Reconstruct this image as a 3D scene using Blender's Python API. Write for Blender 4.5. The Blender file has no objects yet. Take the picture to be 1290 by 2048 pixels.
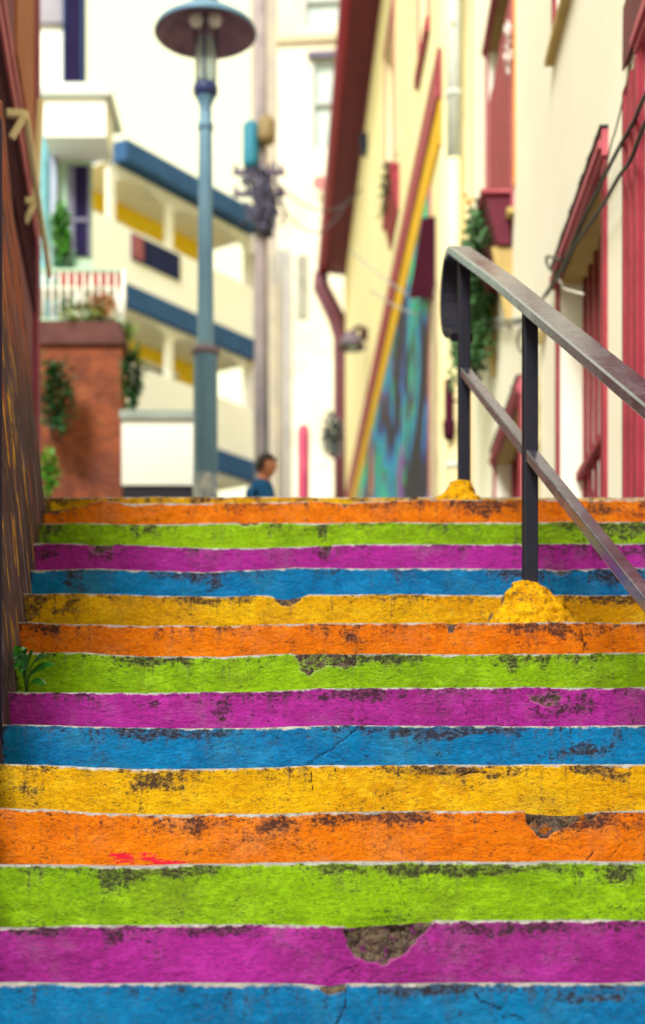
import bpy, bmesh, math, random
import numpy as np
from mathutils import Vector, Matrix, Euler

random.seed(7)
rng = np.random.default_rng(11)
SC = bpy.context.scene
COL = SC.collection
F = 3190.0            # focal length in pixels of the 1290 px wide photograph
HX, HY = 645.0, 1742.0  # principal column and horizon row


def P(px, py, Y):
    return Vector(((px - HX) / F * Y, Y, (HY - py) / F * Y))


def zat(py, Y):
    return (HY - py) / F * Y


# ------------------------------------------------------------------ materials
MATS = {}


class NT:
    def __init__(s, name):
        s.m = bpy.data.materials.new(name)
        s.m.use_nodes = True
        s.t = s.m.node_tree
        s.t.nodes.clear()
        s.out = s.n('ShaderNodeOutputMaterial')
        s.b = s.n('ShaderNodeBsdfPrincipled')
        s.l(s.b.outputs[0], s.out.inputs[0])
        s.co = s.n('ShaderNodeTexCoord')

    def n(s, typ, **kw):
        nd = s.t.nodes.new(typ)
        for k, v in kw.items():
            setattr(nd, k, v)
        return nd

    def l(s, a, b):
        s.t.links.new(a, b)

    def setv(s, sock, v):
        if isinstance(v, (int, float)):
            sock.default_value = v
        elif isinstance(v, tuple):
            sock.default_value = v if len(v) == 4 else ((*v, 1.0) if len(sock.default_value) == 4 else v)
        else:
            s.l(v, sock)

    def coord(s, scale=(1, 1, 1), loc=(0, 0, 0), rot=(0, 0, 0)):
        mp = s.n('ShaderNodeMapping')
        mp.inputs['Scale'].default_value = scale
        mp.inputs['Location'].default_value = loc
        mp.inputs['Rotation'].default_value = rot
        s.l(s.co.outputs['Object'], mp.inputs[0])
        return mp.outputs[0]

    def noise(s, scale=5, detail=4, rough=.6, st=(1, 1, 1), loc=(0, 0, 0), dist=0):
        nd = s.n('ShaderNodeTexNoise')
        s.l(s.coord(st, loc), nd.inputs['Vector'])
        nd.inputs['Scale'].default_value = scale
        nd.inputs['Detail'].default_value = detail
        nd.inputs['Roughness'].default_value = rough
        nd.inputs['Distortion'].default_value = dist
        return nd.outputs['Fac']

    def vor(s, scale=5, st=(1, 1, 1), feature='F1', out='Distance'):
        nd = s.n('ShaderNodeTexVoronoi', feature=feature)
        s.l(s.coord(st), nd.inputs['Vector'])
        nd.inputs['Scale'].default_value = scale
        return nd.outputs[out]

    def ramp(s, v, a, b, ca=0.0, cb=1.0):
        nd = s.n('ShaderNodeMapRange', interpolation_type='SMOOTHSTEP')
        s.setv(nd.inputs['Value'], v)
        for nm, x in (('From Min', a), ('From Max', b), ('To Min', ca), ('To Max', cb)):
            s.setv(nd.inputs[nm], x)
        return nd.outputs[0]

    def mth(s, op, a, b=0.0, c=None):
        nd = s.n('ShaderNodeMath', operation=op)
        s.setv(nd.inputs[0], a)
        s.setv(nd.inputs[1], b)
        if c is not None:
            s.setv(nd.inputs[2], c)
        return nd.outputs[0]

    def mix(s, f, a, b, mode='MIX'):
        nd = s.n('ShaderNodeMix', data_type='RGBA', blend_type=mode)
        s.setv(nd.inputs[0], f)
        s.setv(nd.inputs[6], a)
        s.setv(nd.inputs[7], b)
        return nd.outputs[2]

    def attr(s, name):
        nd = s.n('ShaderNodeAttribute', attribute_name=name)
        return nd.outputs['Fac']

    def sep(s, which='Object'):
        nd = s.n('ShaderNodeSeparateXYZ')
        s.l(s.co.outputs[which], nd.inputs[0])
        return nd.outputs

    def bump(s, h, strength=.5, dist=.01, prev=None):
        nd = s.n('ShaderNodeBump')
        nd.inputs['Strength'].default_value = strength
        nd.inputs['Distance'].default_value = dist
        s.l(h, nd.inputs['Height'])
        if prev is not None:
            s.l(prev, nd.inputs['Normal'])
        return nd.outputs[0]

    def done(s, col, rough=.8, normal=None, metal=0.0, spec=.3):
        s.setv(s.b.inputs['Base Color'], col)
        s.setv(s.b.inputs['Roughness'], rough)
        s.setv(s.b.inputs['Metallic'], metal)
        s.b.inputs['Specular IOR Level'].default_value = spec
        if normal is not None:
            s.l(normal, s.b.inputs['Normal'])
        return s.m


def painted(name, c, c2=None, rough=.75, var=.25, scale=3.0, dirt=.25, dirtc=(.06, .045, .05), streak=True, bump=.25, spec=.25, metal=0.0):
    """weathered plain surface: tone variation, fine dirt, rain streaks, small bump"""
    if name in MATS:
        return MATS[name]
    s = NT(name)
    c2 = c2 or tuple(x * (1 - var) for x in c)
    col = s.mix(s.ramp(s.noise(scale, 6, .65), .35, .7), c, c2)
    if dirt > 0:
        a = s.noise(scale * 2.5, 8, .7, st=(1.6, 1.6, .18) if streak else (1, 1, 1))
        col = s.mix(s.mth('MULTIPLY', s.ramp(a, .54, .82), dirt), col, dirtc)
        b = s.noise(scale * 14, 4, .6)
        col = s.mix(s.mth('MULTIPLY', s.ramp(b, .66, .78), dirt), col, dirtc)
    nb = s.bump(s.noise(scale * 25, 5, .65), bump, .01)
    MATS[name] = s.done(col, rough, nb, metal, spec)
    return MATS[name]


PAINT = {0: ('magenta', (.45, .024, .36), (.34, .020, .25), (.37, .13, .31)), 1: ('green', (.30, .55, .007), (.19, .38, .005), (.20, .29, .02)),
         2: ('orange', (.92, .225, .002), (.82, .165, .002), (.72, .25, .09)), 3: ('yellow', (.87, .47, .003), (.74, .33, .002), (.67, .38, .03)),
         4: ('blue', (.002, .215, .54), (.002, .15, .42), (.04, .23, .40))}


def riser_mat(k):
    nm, c, c2, c3 = PAINT[k]
    s = NT('painted_concrete_' + nm)
    edge, chip, crack, dirt = s.attr('edge'), s.attr('chip'), s.attr('crack'), s.attr('dirt')
    n1 = s.noise(2.2, 5, .6, loc=(k * 3.1, 0, 0))
    n2 = s.noise(9, 8, .72, st=(.8, 1, 1.2), loc=(k * 1.7, 2, 0))
    n3 = s.noise(34, 6, .7, st=(.6, 1, 1.3))
    n4 = s.noise(140, 5, .7, st=(.8, 1, 1.15))
    nf = s.noise(66, 7, .78, st=(.78, 1, 1.15), loc=(2, 5, 1))          # open pores of the rough render
    ns = s.noise(24, 5, .65, st=(1.7, 1, .14))                          # runs
    col = s.mix(s.ramp(n1, .36, .62), c, c2)
    col = s.mix(s.mth('MULTIPLY', s.ramp(s.noise(5, 6, .65, loc=(4, 1, k * 2)), .48, .72), .7), col, c3)
    col = s.mix(s.mth('MULTIPLY', s.ramp(n3, .52, .68), .35), col, tuple(min(x * 1.12 + .01, .97) for x in c))
    mott = s.noise(15, 7, .72, st=(.7, 1, 1), loc=(k, 7, 3))
    col = s.mix(s.ramp(mott, .36, .50, .55, 0.0), col, tuple(min(x * 1.28 + .012, .96) for x in c))
    col = s.mix(s.ramp(mott, .50, .66, 0.0, .38), col, tuple(x * .56 + .004 for x in c))
    near_top = s.ramp(edge, .0, .06, 1.0, 0.0)
    runs = s.mth('MULTIPLY', s.ramp(ns, .50, .64), s.ramp(edge, .02, .13, 1.0, .12))
    runs = s.mth('MULTIPLY', runs, s.ramp(n2, .40, .58))
    col = s.mix(s.mth('MULTIPLY', runs, .42), col, (.10, .060, .072))
    # where the coat is thin: a broad field that only decides how many pores show through
    a = s.mth('MULTIPLY_ADD', near_top, .15, n2)
    a = s.mth('MULTIPLY_ADD', dirt, .32, a)
    a = s.mth('MULTIPLY_ADD', s.mth('SUBTRACT', ns, .5), .38, a)
    thin = s.ramp(a, .44, .86)
    g = s.ramp(s.mth('MULTIPLY_ADD', s.mth('SUBTRACT', n3, .5), .5, a), .62, .86)
    col = s.mix(s.ramp(nf, .36, .52, .34, 0.0), col, tuple(min(x * 1.3 + .015, .98) for x in c))
    col = s.mix(s.ramp(nf, .50, .66, 0.0, .36), col, tuple(x * .34 + .012 for x in c))
    grime = s.mix(s.ramp(n3, .35, .65), (.050, .028, .038), (.16, .11, .10))
    col = s.mix(s.mth('MULTIPLY', g, .46), col, grime)
    pore = s.mth('MULTIPLY_ADD', thin, .150, nf)
    fleck = s.ramp(pore, .635, .700)
    col = s.mix(s.mth('MULTIPLY', fleck, .80), col, (.048, .028, .034))
    fine = s.ramp(s.mth('MULTIPLY_ADD', thin, .10, n4), .55, .66)
    col = s.mix(s.mth('MULTIPLY', fine, .60), col, (.06, .036, .04))  # specks in the pits, also putting fine relief shadow into the colour
    # bare nosing
    w = s.mth('MULTIPLY_ADD', s.mth('SUBTRACT', n3, .5), .034, s.mth('MULTIPLY_ADD', s.mth('SUBTRACT', n2, .5), .040, edge))
    nose = s.ramp(w, .003, .008, 1.0, 0.0)
    conc = s.mix(s.ramp(n3, .3, .7), (.66, .63, .62), (.36, .33, .33))
    conc = s.mix(s.mth('MULTIPLY', s.ramp(n4, .50, .68), .5), conc, (.10, .075, .08))
    col = s.mix(nose, col, conc)
    # broken places
    rub = s.mix(s.ramp(s.noise(24, 8, .75), .38, .62), (.23, .165, .115), (.050, .030, .034))
    rub = s.mix(s.ramp(s.noise(30, 5, .65, loc=(5, 5, 5)), .54, .66), rub, tuple(x * .5 for x in c))
    rub = s.mix(s.ramp(s.noise(70, 6, .75, loc=(1, 9, 5)), .58, .7), rub, (.44, .37, .33))
    rub = s.mix(s.ramp(n4, .5, .62), rub, (.035, .022, .025))
    chn = s.mth('MULTIPLY_ADD', s.mth('SUBTRACT', n3, .5), .9, s.mth('MULTIPLY_ADD', s.mth('SUBTRACT', n4, .5), .5, chip))
    col = s.mix(s.ramp(chn, .44, .56), col, rub)
    lip = s.mth('MULTIPLY', s.ramp(chn, .22, .36), s.ramp(chn, .40, .52, 1.0, 0.0))
    col = s.mix(s.mth('MULTIPLY', lip, .16), col, (.74, .56, .48))
    ck = s.mth('MULTIPLY_ADD', s.mth('SUBTRACT', n3, .5), 1.3, crack)
    col = s.mix(s.mth('MULTIPLY', s.ramp(ck, .45, .75), .9), col, (.02, .012, .02))
    if k == 2:
        red = s.attr('red')
        col = s.mix(s.ramp(s.mth('MULTIPLY', red, s.ramp(s.noise(40, 6, .7, st=(.4, 1, 1.6)), .46, .60)), .25, .4), col, (.85, .02, .05))
    h = s.mth('MULTIPLY_ADD', n4, .30, s.mth('MULTIPLY', n3, .7))
    h = s.mth('MULTIPLY_ADD', fleck, -.40, h)
    h = s.mth('MULTIPLY_ADD', nf, -.85, h)
    nb = s.bump(h, 1.0, .024)
    return s.done(col, s.ramp(n3, .3, .7, .65, .95), nb, 0, .06)


def wall_paint_mat():
    """old retaining wall: brown mauve render with scraped vertical strokes of paint"""
    s = NT('scraped_brown_render')
    x, y, z = s.sep()
    col = s.mix(s.ramp(s.noise(3, 7, .7, st=(1, 1.5, .4)), .35, .65), (.105, .062, .070), (.042, .025, .034))
    up = s.mth('MULTIPLY_ADD', s.mth('SUBTRACT', s.noise(4, 5, .6, st=(1, 1, .3)), .5), 1.6, z)
    col = s.mix(s.mth('MULTIPLY', s.ramp(up, 2.2, 3.1), s.ramp(s.noise(7, 6, .7, st=(1, 1.5, .25), loc=(3, 0, 0)), .40, .54)), col, (.42, .11, .045))
    lil = s.noise(6, 7, .7, st=(1, 1.3, .32), loc=(7, 1, 2))
    col = s.mix(s.mth('MULTIPLY', s.ramp(lil, .54, .64), .75), col, (.25, .18, .235))
    org = s.noise(8, 7, .7, st=(1, 1.3, .26), loc=(1, 7, 2))
    col = s.mix(s.mth('MULTIPLY', s.ramp(org, .585, .63), s.ramp(z, 1.2, 2.0)), col, (.52, .08, .03))
    yel = s.noise(11, 5, .65, st=(1, 1.2, .20), loc=(2, 3, 9))
    yz = s.mth('MULTIPLY', s.ramp(z, .7, 1.2), s.ramp(z, 2.9, 3.5, 1.0, 0.0))
    yb = s.mth('MULTIPLY', s.ramp(y, 5.8, 6.1), s.ramp(y, 7.3, 7.8, 1.0, 0.0))
    col = s.mix(s.mth('MULTIPLY', s.ramp(yel, .575, .605), s.mth('MULTIPLY', yz, yb)), col, (.80, .44, .006))
    drk = s.noise(6, 7, .72, st=(1, 1.3, .34), loc=(9, 9, 1))
    col = s.mix(s.ramp(drk, .56, .63), col, (.018, .010, .02))
    nb = s.bump(s.noise(60, 6, .7, st=(1, 1, .35)), .6, .01)
    return s.done(col, .85, nb, 0, .2)


def mural_mat():
    s = NT('abstract_mural_paint')
    d = s.n('ShaderNodeTexNoise')
    s.l(s.coord((1, .62, .55)), d.inputs['Vector'])
    d.inputs['Scale'].default_value = .55
    d.inputs['Detail'].default_value = 3
    d.inputs['Distortion'].default_value = .9
    r = s.n('ShaderNodeValToRGB')
    els = [(0.0, (.006, .006, .02)), (.14, (.008, .010, .05)), (.24, (.01, .06, .32)), (.33, (.0, .26, .66)), (.42, (.0, .24, .34)), (.50, (.0, .44, .50)),
           (.56, (.01, .40, .08)), (.63, (.005, .03, .06)), (.71, (.18, .04, .32)), (.77, (.0, .26, .40)), (.88, (.0, .50, .46)), (1.0, (.02, .55, .12))]
    cr = r.color_ramp
    while len(cr.elements) < len(els):
        cr.elements.new(.5)
    for e, (p, c) in zip(cr.elements, els):
        e.position = p
        e.color = (*c, 1)
    s.l(s.ramp(d.outputs['Fac'], .30, .68), r.inputs[0])
    col = r.outputs[0]
    col = s.mix(s.ramp(s.noise(1.3, 3, .5, st=(1, .6, .35), loc=(4, 2, 1)), .66, .69), col, (.85, .22, .05))
    col = s.mix(s.ramp(s.noise(1.2, 3, .5, st=(1, .6, .4), loc=(8, 5, 1)), .60, .64), col, (.25, .05, .40))
    col = s.mix(s.ramp(s.noise(1.0, 4, .55, st=(1, .6, .4), loc=(2, 15, 4)), .585, .625), col, (.008, .008, .02))
    return s.done(col, .6)


def metal_mat(name, c, worn, amt=.5, rough=.35, metal=.8):
    s = NT(name)
    a = s.noise(6, 6, .65, st=(1, .5, 1))
    col = s.mix(s.mth('MULTIPLY', s.ramp(a, .45, .68), amt), c, worn)
    b = s.noise(90, 5, .7)
    col = s.mix(s.mth('MULTIPLY', s.ramp(b, .62, .70), .55), col, (.035, .025, .028))
    scr = s.noise(9, 5, .7, st=(9, .35, 9))
    col = s.mix(s.mth('MULTIPLY', s.ramp(scr, .56, .66), .35), col, worn)
    rr = s.ramp(a, .35, .65, rough, rough + .14)
    nb = s.bump(s.noise(200, 3, .6), .08, .003)
    return s.done(col, rr, nb, metal, .5 if metal > .5 else .22)


def brick_mat():
    s = NT('red_brick')
    bt = s.n('ShaderNodeTexBrick')
    s.l(s.coord((1, 1, 1), rot=(math.radians(90), 0, 0)), bt.inputs['Vector'])
    bt.inputs['Scale'].default_value = 5.0
    bt.inputs['Color1'].default_value = (.31, .066, .017, 1)
    bt.inputs['Color2'].default_value = (.16, .028, .012, 1)
    bt.inputs['Mortar'].default_value = (.24, .11, .065, 1)
    bt.inputs['Mortar Size'].default_value = .028
    col = s.mix(s.mth('MULTIPLY', s.ramp(s.noise(1.3, 7, .75), .44, .66), .75), bt.outputs['Color'], (.09, .028, .022))
    col = s.mix(s.mth('MULTIPLY', s.ramp(s.noise(1.6, 5, .7, loc=(4, 4, 4)), .55, .72), .5), col, (.42, .15, .06))
    return s.done(col, .85, s.bump(bt.outputs['Fac'], -.3, .01), 0, .2)


def leaf_mat(name, c, c2):
    if name in MATS:
        return MATS[name]
    s = NT(name)
    oi = s.n('ShaderNodeNewGeometry')
    col = s.mix(oi.outputs['Random Per Island'], c, c2)
    s.b.inputs['Transmission Weight'].default_value = 0.0
    MATS[name] = s.done(col, .45, None, 0, .4)
    return MATS[name]


def flat(name, c, rough=.6, metal=0.0, var=.15):
    return painted(name, c, None, rough, var, 4.0, .12, tuple(x * .3 for x in c), True, .08, .35, metal)


CREAM = painted('cream_render', (.94, .91, .79), (.92, .87, .72), .85, .1, 1.3, .10, (.46, .34, .20), True, .25)
CREAM2 = painted('yellow_cream_render', (.90, .81, .50), (.87, .75, .42), .85, .1, 1.2, .12, (.40, .28, .1), True, .15)
FARCREAM = painted('stained_cream_render', (.90, .86, .74), (.72, .62, .46), .85, .2, .45, .75, (.26, .22, .18), True, .2)
RED = painted('crimson_timber', (.335, .030, .055), (.25, .018, .036), .6, .2, 5, .30, (.06, .01, .03), True, .2)
PINK = painted('faded_pink_timber', (.47, .105, .145), (.38, .065, .095), .6, .2, 5, .25, (.1, .02, .04), True, .2)
DRED = painted('dark_crimson_boards', (.15, .010, .030), (.09, .006, .02), .6, .2, 3, .3, (.02, .005, .02), True, .2)
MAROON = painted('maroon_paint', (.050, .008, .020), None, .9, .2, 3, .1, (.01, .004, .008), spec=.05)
SOFFIT = painted('tan_soffit_shade', (.55, .40, .15), None, .8, .2, 4, .3, (.08, .05, .02))  # tan puts shade on the cream soffits; plain tan on sills and brackets
OCHRE = painted('ochre_band', (.74, .42, .008), (.62, .34, .006), .75, .2, 2, .3, (.12, .07, .01))
ORANGE = flat('orange_trim', (.85, .34, .02))
WHITE = painted('white_render', (.94, .94, .88), (.91, .91, .85), .8, .08, .8, .06, (.4, .4, .34))
WTRIM = flat('white_trim', (.92, .91, .84))
YELLOW = painted('yellow_render', (.95, .70, .03), (.93, .62, .02), .8, .1, 1.5, .1, (.3, .18, .01))
BLUEROOF = painted('slate_blue_boards', (.040, .105, .25), None, .85, .2, 3, .1, (.02, .03, .06), spec=.1)
NAVY = painted('navy_shade', (.022, .028, .085), None, .9, .2, 3, .1, (.01, .01, .02), spec=.08)
GLASS = painted('window_glass_dark', (.03, .035, .06), None, .12, .3, 2, 0, bump=.02, spec=.6)
PALEGLASS = painted('window_glass_pale', (.55, .64, .62), (.42, .52, .54), .15, .3, 1, 0, bump=.02, spec=.6)
PURPLE = painted('dark_violet_boards', (.018, .013, .055), None, .9, .2, 3, .1, (.01, .01, .02), spec=.08)
MINT = painted('mint_render', (.46, .64, .46), (.38, .54, .44), .8, .15, 1.2, .15, (.15, .2, .15))
TEALPAINT = flat('teal_pipe_paint', (.16, .40, .46))
GREYPAINT = flat('grey_pipe_paint', (.60, .64, .60))
BLACK = flat('black_rubber', (.012, .014, .012), .5)
GREYWIRE = flat('grey_cable', (.30, .32, .32), .5)
CONC = painted('bare_concrete', (.42, .39, .36), (.30, .27, .25), .9, .2, 4, .3, (.1, .08, .07), False, .5)
IRON = metal_mat('dark_iron', (.007, .009, .019), (.022, .015, .024), .5, .52, .1)
RAILM = metal_mat('worn_rail_steel', (.235, .24, .36), (.47, .48, .63), .6, .17, .92)
LAMPBLUE = painted('blue_lamp_paint', (.13, .265, .385), (.095, .215, .345), .5, .2, 1.5, .18, (.04, .09, .16), True, .1, .4)
LAMPDARK = flat('dark_blue_casting', (.022, .035, .13), .5)
SHADEIN = painted('plum_shade_lining', (.24, .14, .20), (.13, .06, .12), .5, .3, 3, .3, (.02, .02, .05), False)
CANGREY = flat('grey_enamel', (.26, .25, .28))
BRICK = brick_mat()
LEAFD = leaf_mat('ivy_leaf', (.012, .06, .016), (.065, .20, .05))
LEAFB = leaf_mat('bright_leaf', (.05, .26, .015), (.12, .40, .03))
LEAFT = leaf_mat('teal_leaf', (.06, .30, .14), (.22, .50, .34))
LEAFDK = leaf_mat('dark_leaf', (.008, .05, .015), (.03, .11, .025))
SOIL = flat('soil', (.05, .03, .02), .95)
TERRA = flat('red_pot_glaze', (.58, .06, .06))
GROUND = painted('worn_concrete_ground', (.30, .28, .26), (.20, .18, .17), .9, .2, 1.2, .35, (.08, .07, .06), False, .4)


# ------------------------------------------------------------------ mesh helpers
class MB:
    def __init__(s):
        s.v, s.f, s.mi, s.sm = [], [], [], []

    def face(s, pts, mi=0, smooth=False):
        i = len(s.v)
        s.v += [tuple(p) for p in pts]
        s.f.append(tuple(range(i, i + len(pts))))
        s.mi.append(mi)
        s.sm.append(smooth)

    def hexa(s, q, mi=0):
        """q: 8 points, bottom 4 then top 4"""
        i = len(s.v)
        s.v += [tuple(p) for p in q]
        for f in ((0, 3, 2, 1), (4, 5, 6, 7), (0, 1, 5, 4), (1, 2, 6, 5), (2, 3, 7, 6), (3, 0, 4, 7)):
            s.f.append(tuple(i + k for k in f))
            s.mi.append(mi)
            s.sm.append(False)
        return s

    def box(s, x0, x1, y0, y1, z0, z1, mi=0):
        return s.hexa([(x0, y0, z0), (x1, y0, z0), (x1, y1, z0), (x0, y1, z0), (x0, y0, z1), (x1, y0, z1), (x1, y1, z1), (x0, y1, z1)], mi)

    def fbox(s, fr, a0, a1, b0, b1, z0, z1, mi=0):
        return s.hexa([fr(a, b, z) for z in (z0, z1) for a, b in ((a0, b0), (a1, b0), (a1, b1), (a0, b1))], mi)

    def bar(s, p, q, w, h, mi=0, up=(0, 0, 1)):
        p, q = Vector(p), Vector(q)
        d = (q - p).normalized()
        side = d.cross(Vector(up))
        if side.length < 1e-4:
            side = d.cross(Vector((1, 0, 0)))
        side.normalize()
        u = side.cross(d).normalized()
        q8 = []
        for c in (p, q):
            for a, b in ((-1, -1), (1, -1), (1, 1), (-1, 1)):
                q8.append(c + side * (a * w / 2) + u * (b * h / 2))
        return s.hexa(q8, mi)

    def tube(s, pts, r, n=8, mi=0, cap=True):
        pts = [Vector(p) for p in pts]
        rs = r if isinstance(r, (list, tuple)) else [r] * len(pts)
        base = len(s.v)
        ref = None
        for i, p in enumerate(pts):
            d = (pts[min(i + 1, len(pts) - 1)] - pts[max(i - 1, 0)]).normalized()
            if ref is None:
                ref = d.cross(Vector((0.3, 0.2, 1)))
                if ref.length < .05:
                    ref = d.cross(Vector((1, 0, 0)))
            ref = (ref - d * ref.dot(d)).normalized()
            o = d.cross(ref)
            for k in range(n):
                a = 2 * math.pi * k / n
                s.v.append(tuple(p + (ref * math.cos(a) + o * math.sin(a)) * rs[i]))
        for i in range(len(pts) - 1):
            for k in range(n):
                a, b = base + i * n + k, base + i * n + (k + 1) % n
                s.f.append((a, b, b + n, a + n))
                s.mi.append(mi)
                s.sm.append(True)
        if cap:
            s.f.append(tuple(base + k for k in range(n))[::-1])
            s.f.append(tuple(base + (len(pts) - 1) * n + k for k in range(n)))
            s.mi += [mi, mi]
            s.sm += [False, False]
        return s

    def lathe(s, c, prof, n=28, mi=0):
        """prof: (r, z) pairs from bottom up, around a vertical axis at c=(x, y)"""
        base = len(s.v)
        for r, z in prof:
            for k in range(n):
                a = 2 * math.pi * k / n
                s.v.append((c[0] + r * math.cos(a), c[1] + r * math.sin(a), z))
        for i in range(len(prof) - 1):
            for k in range(n):
                a, b = base + i * n + k, base + i * n + (k + 1) % n
                s.f.append((a, b, b + n, a + n))
                s.mi.append(mi)
                s.sm.append(True)
        return s

    def leaf(s, c, d, nrm, L, W, mi=0, fold=.25):
        c, d, nrm = Vector(c), Vector(d).normalized(), Vector(nrm)
        sd = d.cross(nrm)
        if sd.length < 1e-3:
            sd = d.cross(Vector((.3, .8, .1)))
        sd.normalize()
        up = sd.cross(d).normalized()
        m = c + d * L * .45
        tip = c + d * L - up * L * .18
        l, r = m + sd * W / 2 - up * W * fold, m - sd * W / 2 - up * W * fold
        i = len(s.v)
        s.v += [tuple(c), tuple(r), tuple(tip), tuple(l), tuple(m)]
        s.f += [(i, i + 1, i + 4), (i + 1, i + 2, i + 4), (i + 2, i + 3, i + 4), (i + 3, i, i + 4)]
        s.mi += [mi] * 4
        s.sm += [True] * 4

    def build(s, name, mats, parent=None, bevel=0, smooth_bevel=2):
        me = bpy.data.meshes.new(name)
        me.from_pydata(s.v, [], s.f)
        for m in (mats if isinstance(mats, (list, tuple)) else [mats]):
            me.materials.append(m)
        me.polygons.foreach_set('material_index', s.mi)
        me.polygons.foreach_set('use_smooth', s.sm)
        me.update()
        o = bpy.data.objects.new(name, me)
        COL.objects.link(o)
        if parent is not None:
            o.parent = parent
            o.matrix_parent_inverse = Matrix.Translation(-parent.location)
        if bevel:
            md = o.modifiers.new('bevel', 'BEVEL')
            md.width = bevel
            md.segments = smooth_bevel
            md.limit_method = 'ANGLE'
        return o


def tag(o, label, cat, group=None):
    o['label'] = label
    o['category'] = cat
    if group:
        o['group'] = group
    return o


def thing(name, label, cat, loc=(0, 0, 0), group=None):
    o = bpy.data.objects.new(name, None)
    COL.objects.link(o)
    o.location = loc
    o.empty_display_size = .2
    return tag(o, label, cat, group)


def frame(o, u, v):
    o, u, v = Vector((*o, 0)), Vector((*u, 0)), Vector((*v, 0))
    return lambda a, b, z: o + u * a + v * b + Vector((0, 0, z))


def holed_wall(mb, fr, a0, a1, z0, z1, holes, thick, mi=0, mi_back=1, mi_top=2):
    """a facade sheet with recesses (a0, a1, z0, z1, depth); closed at the back so that it has its real thickness"""
    A = sorted({a0, a1, *[h[0] for h in holes], *[h[1] for h in holes]})
    Z = sorted({z0, z1, *[h[2] for h in holes], *[h[3] for h in holes]})
    for i in range(len(A) - 1):
        for j in range(len(Z) - 1):
            ca, cz = (A[i] + A[i + 1]) / 2, (Z[j] + Z[j + 1]) / 2
            if any(h[0] < ca < h[1] and h[2] < cz < h[3] for h in holes):
                continue
            mb.face([fr(A[i], 0, Z[j]), fr(A[i + 1], 0, Z[j]), fr(A[i + 1], 0, Z[j + 1]), fr(A[i], 0, Z[j + 1])], mi)
    for h in holes:
        d = -h[4]
        mb.face([fr(h[0], 0, h[2]), fr(h[0], 0, h[3]), fr(h[0], d, h[3]), fr(h[0], d, h[2])], mi)
        mb.face([fr(h[1], 0, h[2]), fr(h[1], 0, h[3]), fr(h[1], d, h[3]), fr(h[1], d, h[2])], mi)
        mb.face([fr(h[0], 0, h[2]), fr(h[1], 0, h[2]), fr(h[1], d, h[2]), fr(h[0], d, h[2])], mi)
        mb.face([fr(h[0], 0, h[3]), fr(h[1], 0, h[3]), fr(h[1], d, h[3]), fr(h[0], d, h[3])], mi_top)
        mb.face([fr(h[0], d, h[2]), fr(h[1], d, h[2]), fr(h[1], d, h[3]), fr(h[0], d, h[3])], mi_back)
    for a in (a0, a1):
        mb.face([fr(a, 0, z0), fr(a, -thick, z0), fr(a, -thick, z1), fr(a, 0, z1)], mi)
    mb.face([fr(a0, 0, z1), fr(a1, 0, z1), fr(a1, -thick, z1), fr(a0, -thick, z1)], mi)
    mb.face([fr(a0, -thick, z0), fr(a1, -thick, z0), fr(a1, -thick, z1), fr(a0, -thick, z1)], mi)
    return mb


# ------------------------------------------------------------------ noise for shapes
def hash2(ix, iy, seed):
    h = (ix.astype(np.int64) * 374761393 + iy.astype(np.int64) * 668265263 + seed * 1442695041) & 0x7fffffff
    h = ((h ^ (h >> 13)) * 1274126177) & 0x7fffffff
    return ((h ^ (h >> 16)) & 0xffff) / 65535.0


def vnoise(x, y, seed=0):
    x0, y0 = np.floor(x), np.floor(y)
    fx, fy = x - x0, y - y0
    fx, fy = fx * fx * (3 - 2 * fx), fy * fy * (3 - 2 * fy)
    a, b = hash2(x0, y0, seed), hash2(x0 + 1, y0, seed)
    c, d = hash2(x0, y0 + 1, seed), hash2(x0 + 1, y0 + 1, seed)
    return (a * (1 - fx) + b * fx) * (1 - fy) + (c * (1 - fx) + d * fx) * fy


def fbm(x, y, seed=0, oct=4):
    r, amp = 0.0, .5
    for k in range(oct):
        r = r + amp * (vnoise(x * 2 ** k, y * 2 ** k, seed + k * 17) - .5)
        amp *= .5
    return r


def poly_sd(px, py, poly):
    """signed distance in pixels, positive inside"""
    d = np.full(px.shape, 1e9)
    ins = np.zeros(px.shape, bool)
    n = len(poly)
    for i in range(n):
        ax, ay = poly[i]
        bx, by = poly[(i + 1) % n]
        ex, ey = bx - ax, by - ay
        t = np.clip(((px - ax) * ex + (py - ay) * ey) / (ex * ex + ey * ey + 1e-9), 0, 1)
        d = np.minimum(d, np.hypot(px - ax - t * ex, py - ay - t * ey))
        if ay != by:
            c = ((ay > py) != (by > py)) & (px < ex * (py - ay) / (by - ay) + ax)
            ins ^= c
    return np.where(ins, d, -d)


def line_d(px, py, pts):
    d = np.full(px.shape, 1e9)
    for (ax, ay), (bx, by) in zip(pts[:-1], pts[1:]):
        ex, ey = bx - ax, by - ay
        t = np.clip(((px - ax) * ex + (py - ay) * ey) / (ex * ex + ey * ey + 1e-9), 0, 1)
        d = np.minimum(d, np.hypot(px - ax - t * ex, py - ay - t * ey))
    return d


# ------------------------------------------------------------------ staircase
WALL1 = (1.66, .011)                # right-hand house face: X = 1.66 + .011 Y


def leftwall(Y, z):
    return -.793 - .055 * Y - .105 * z


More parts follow.
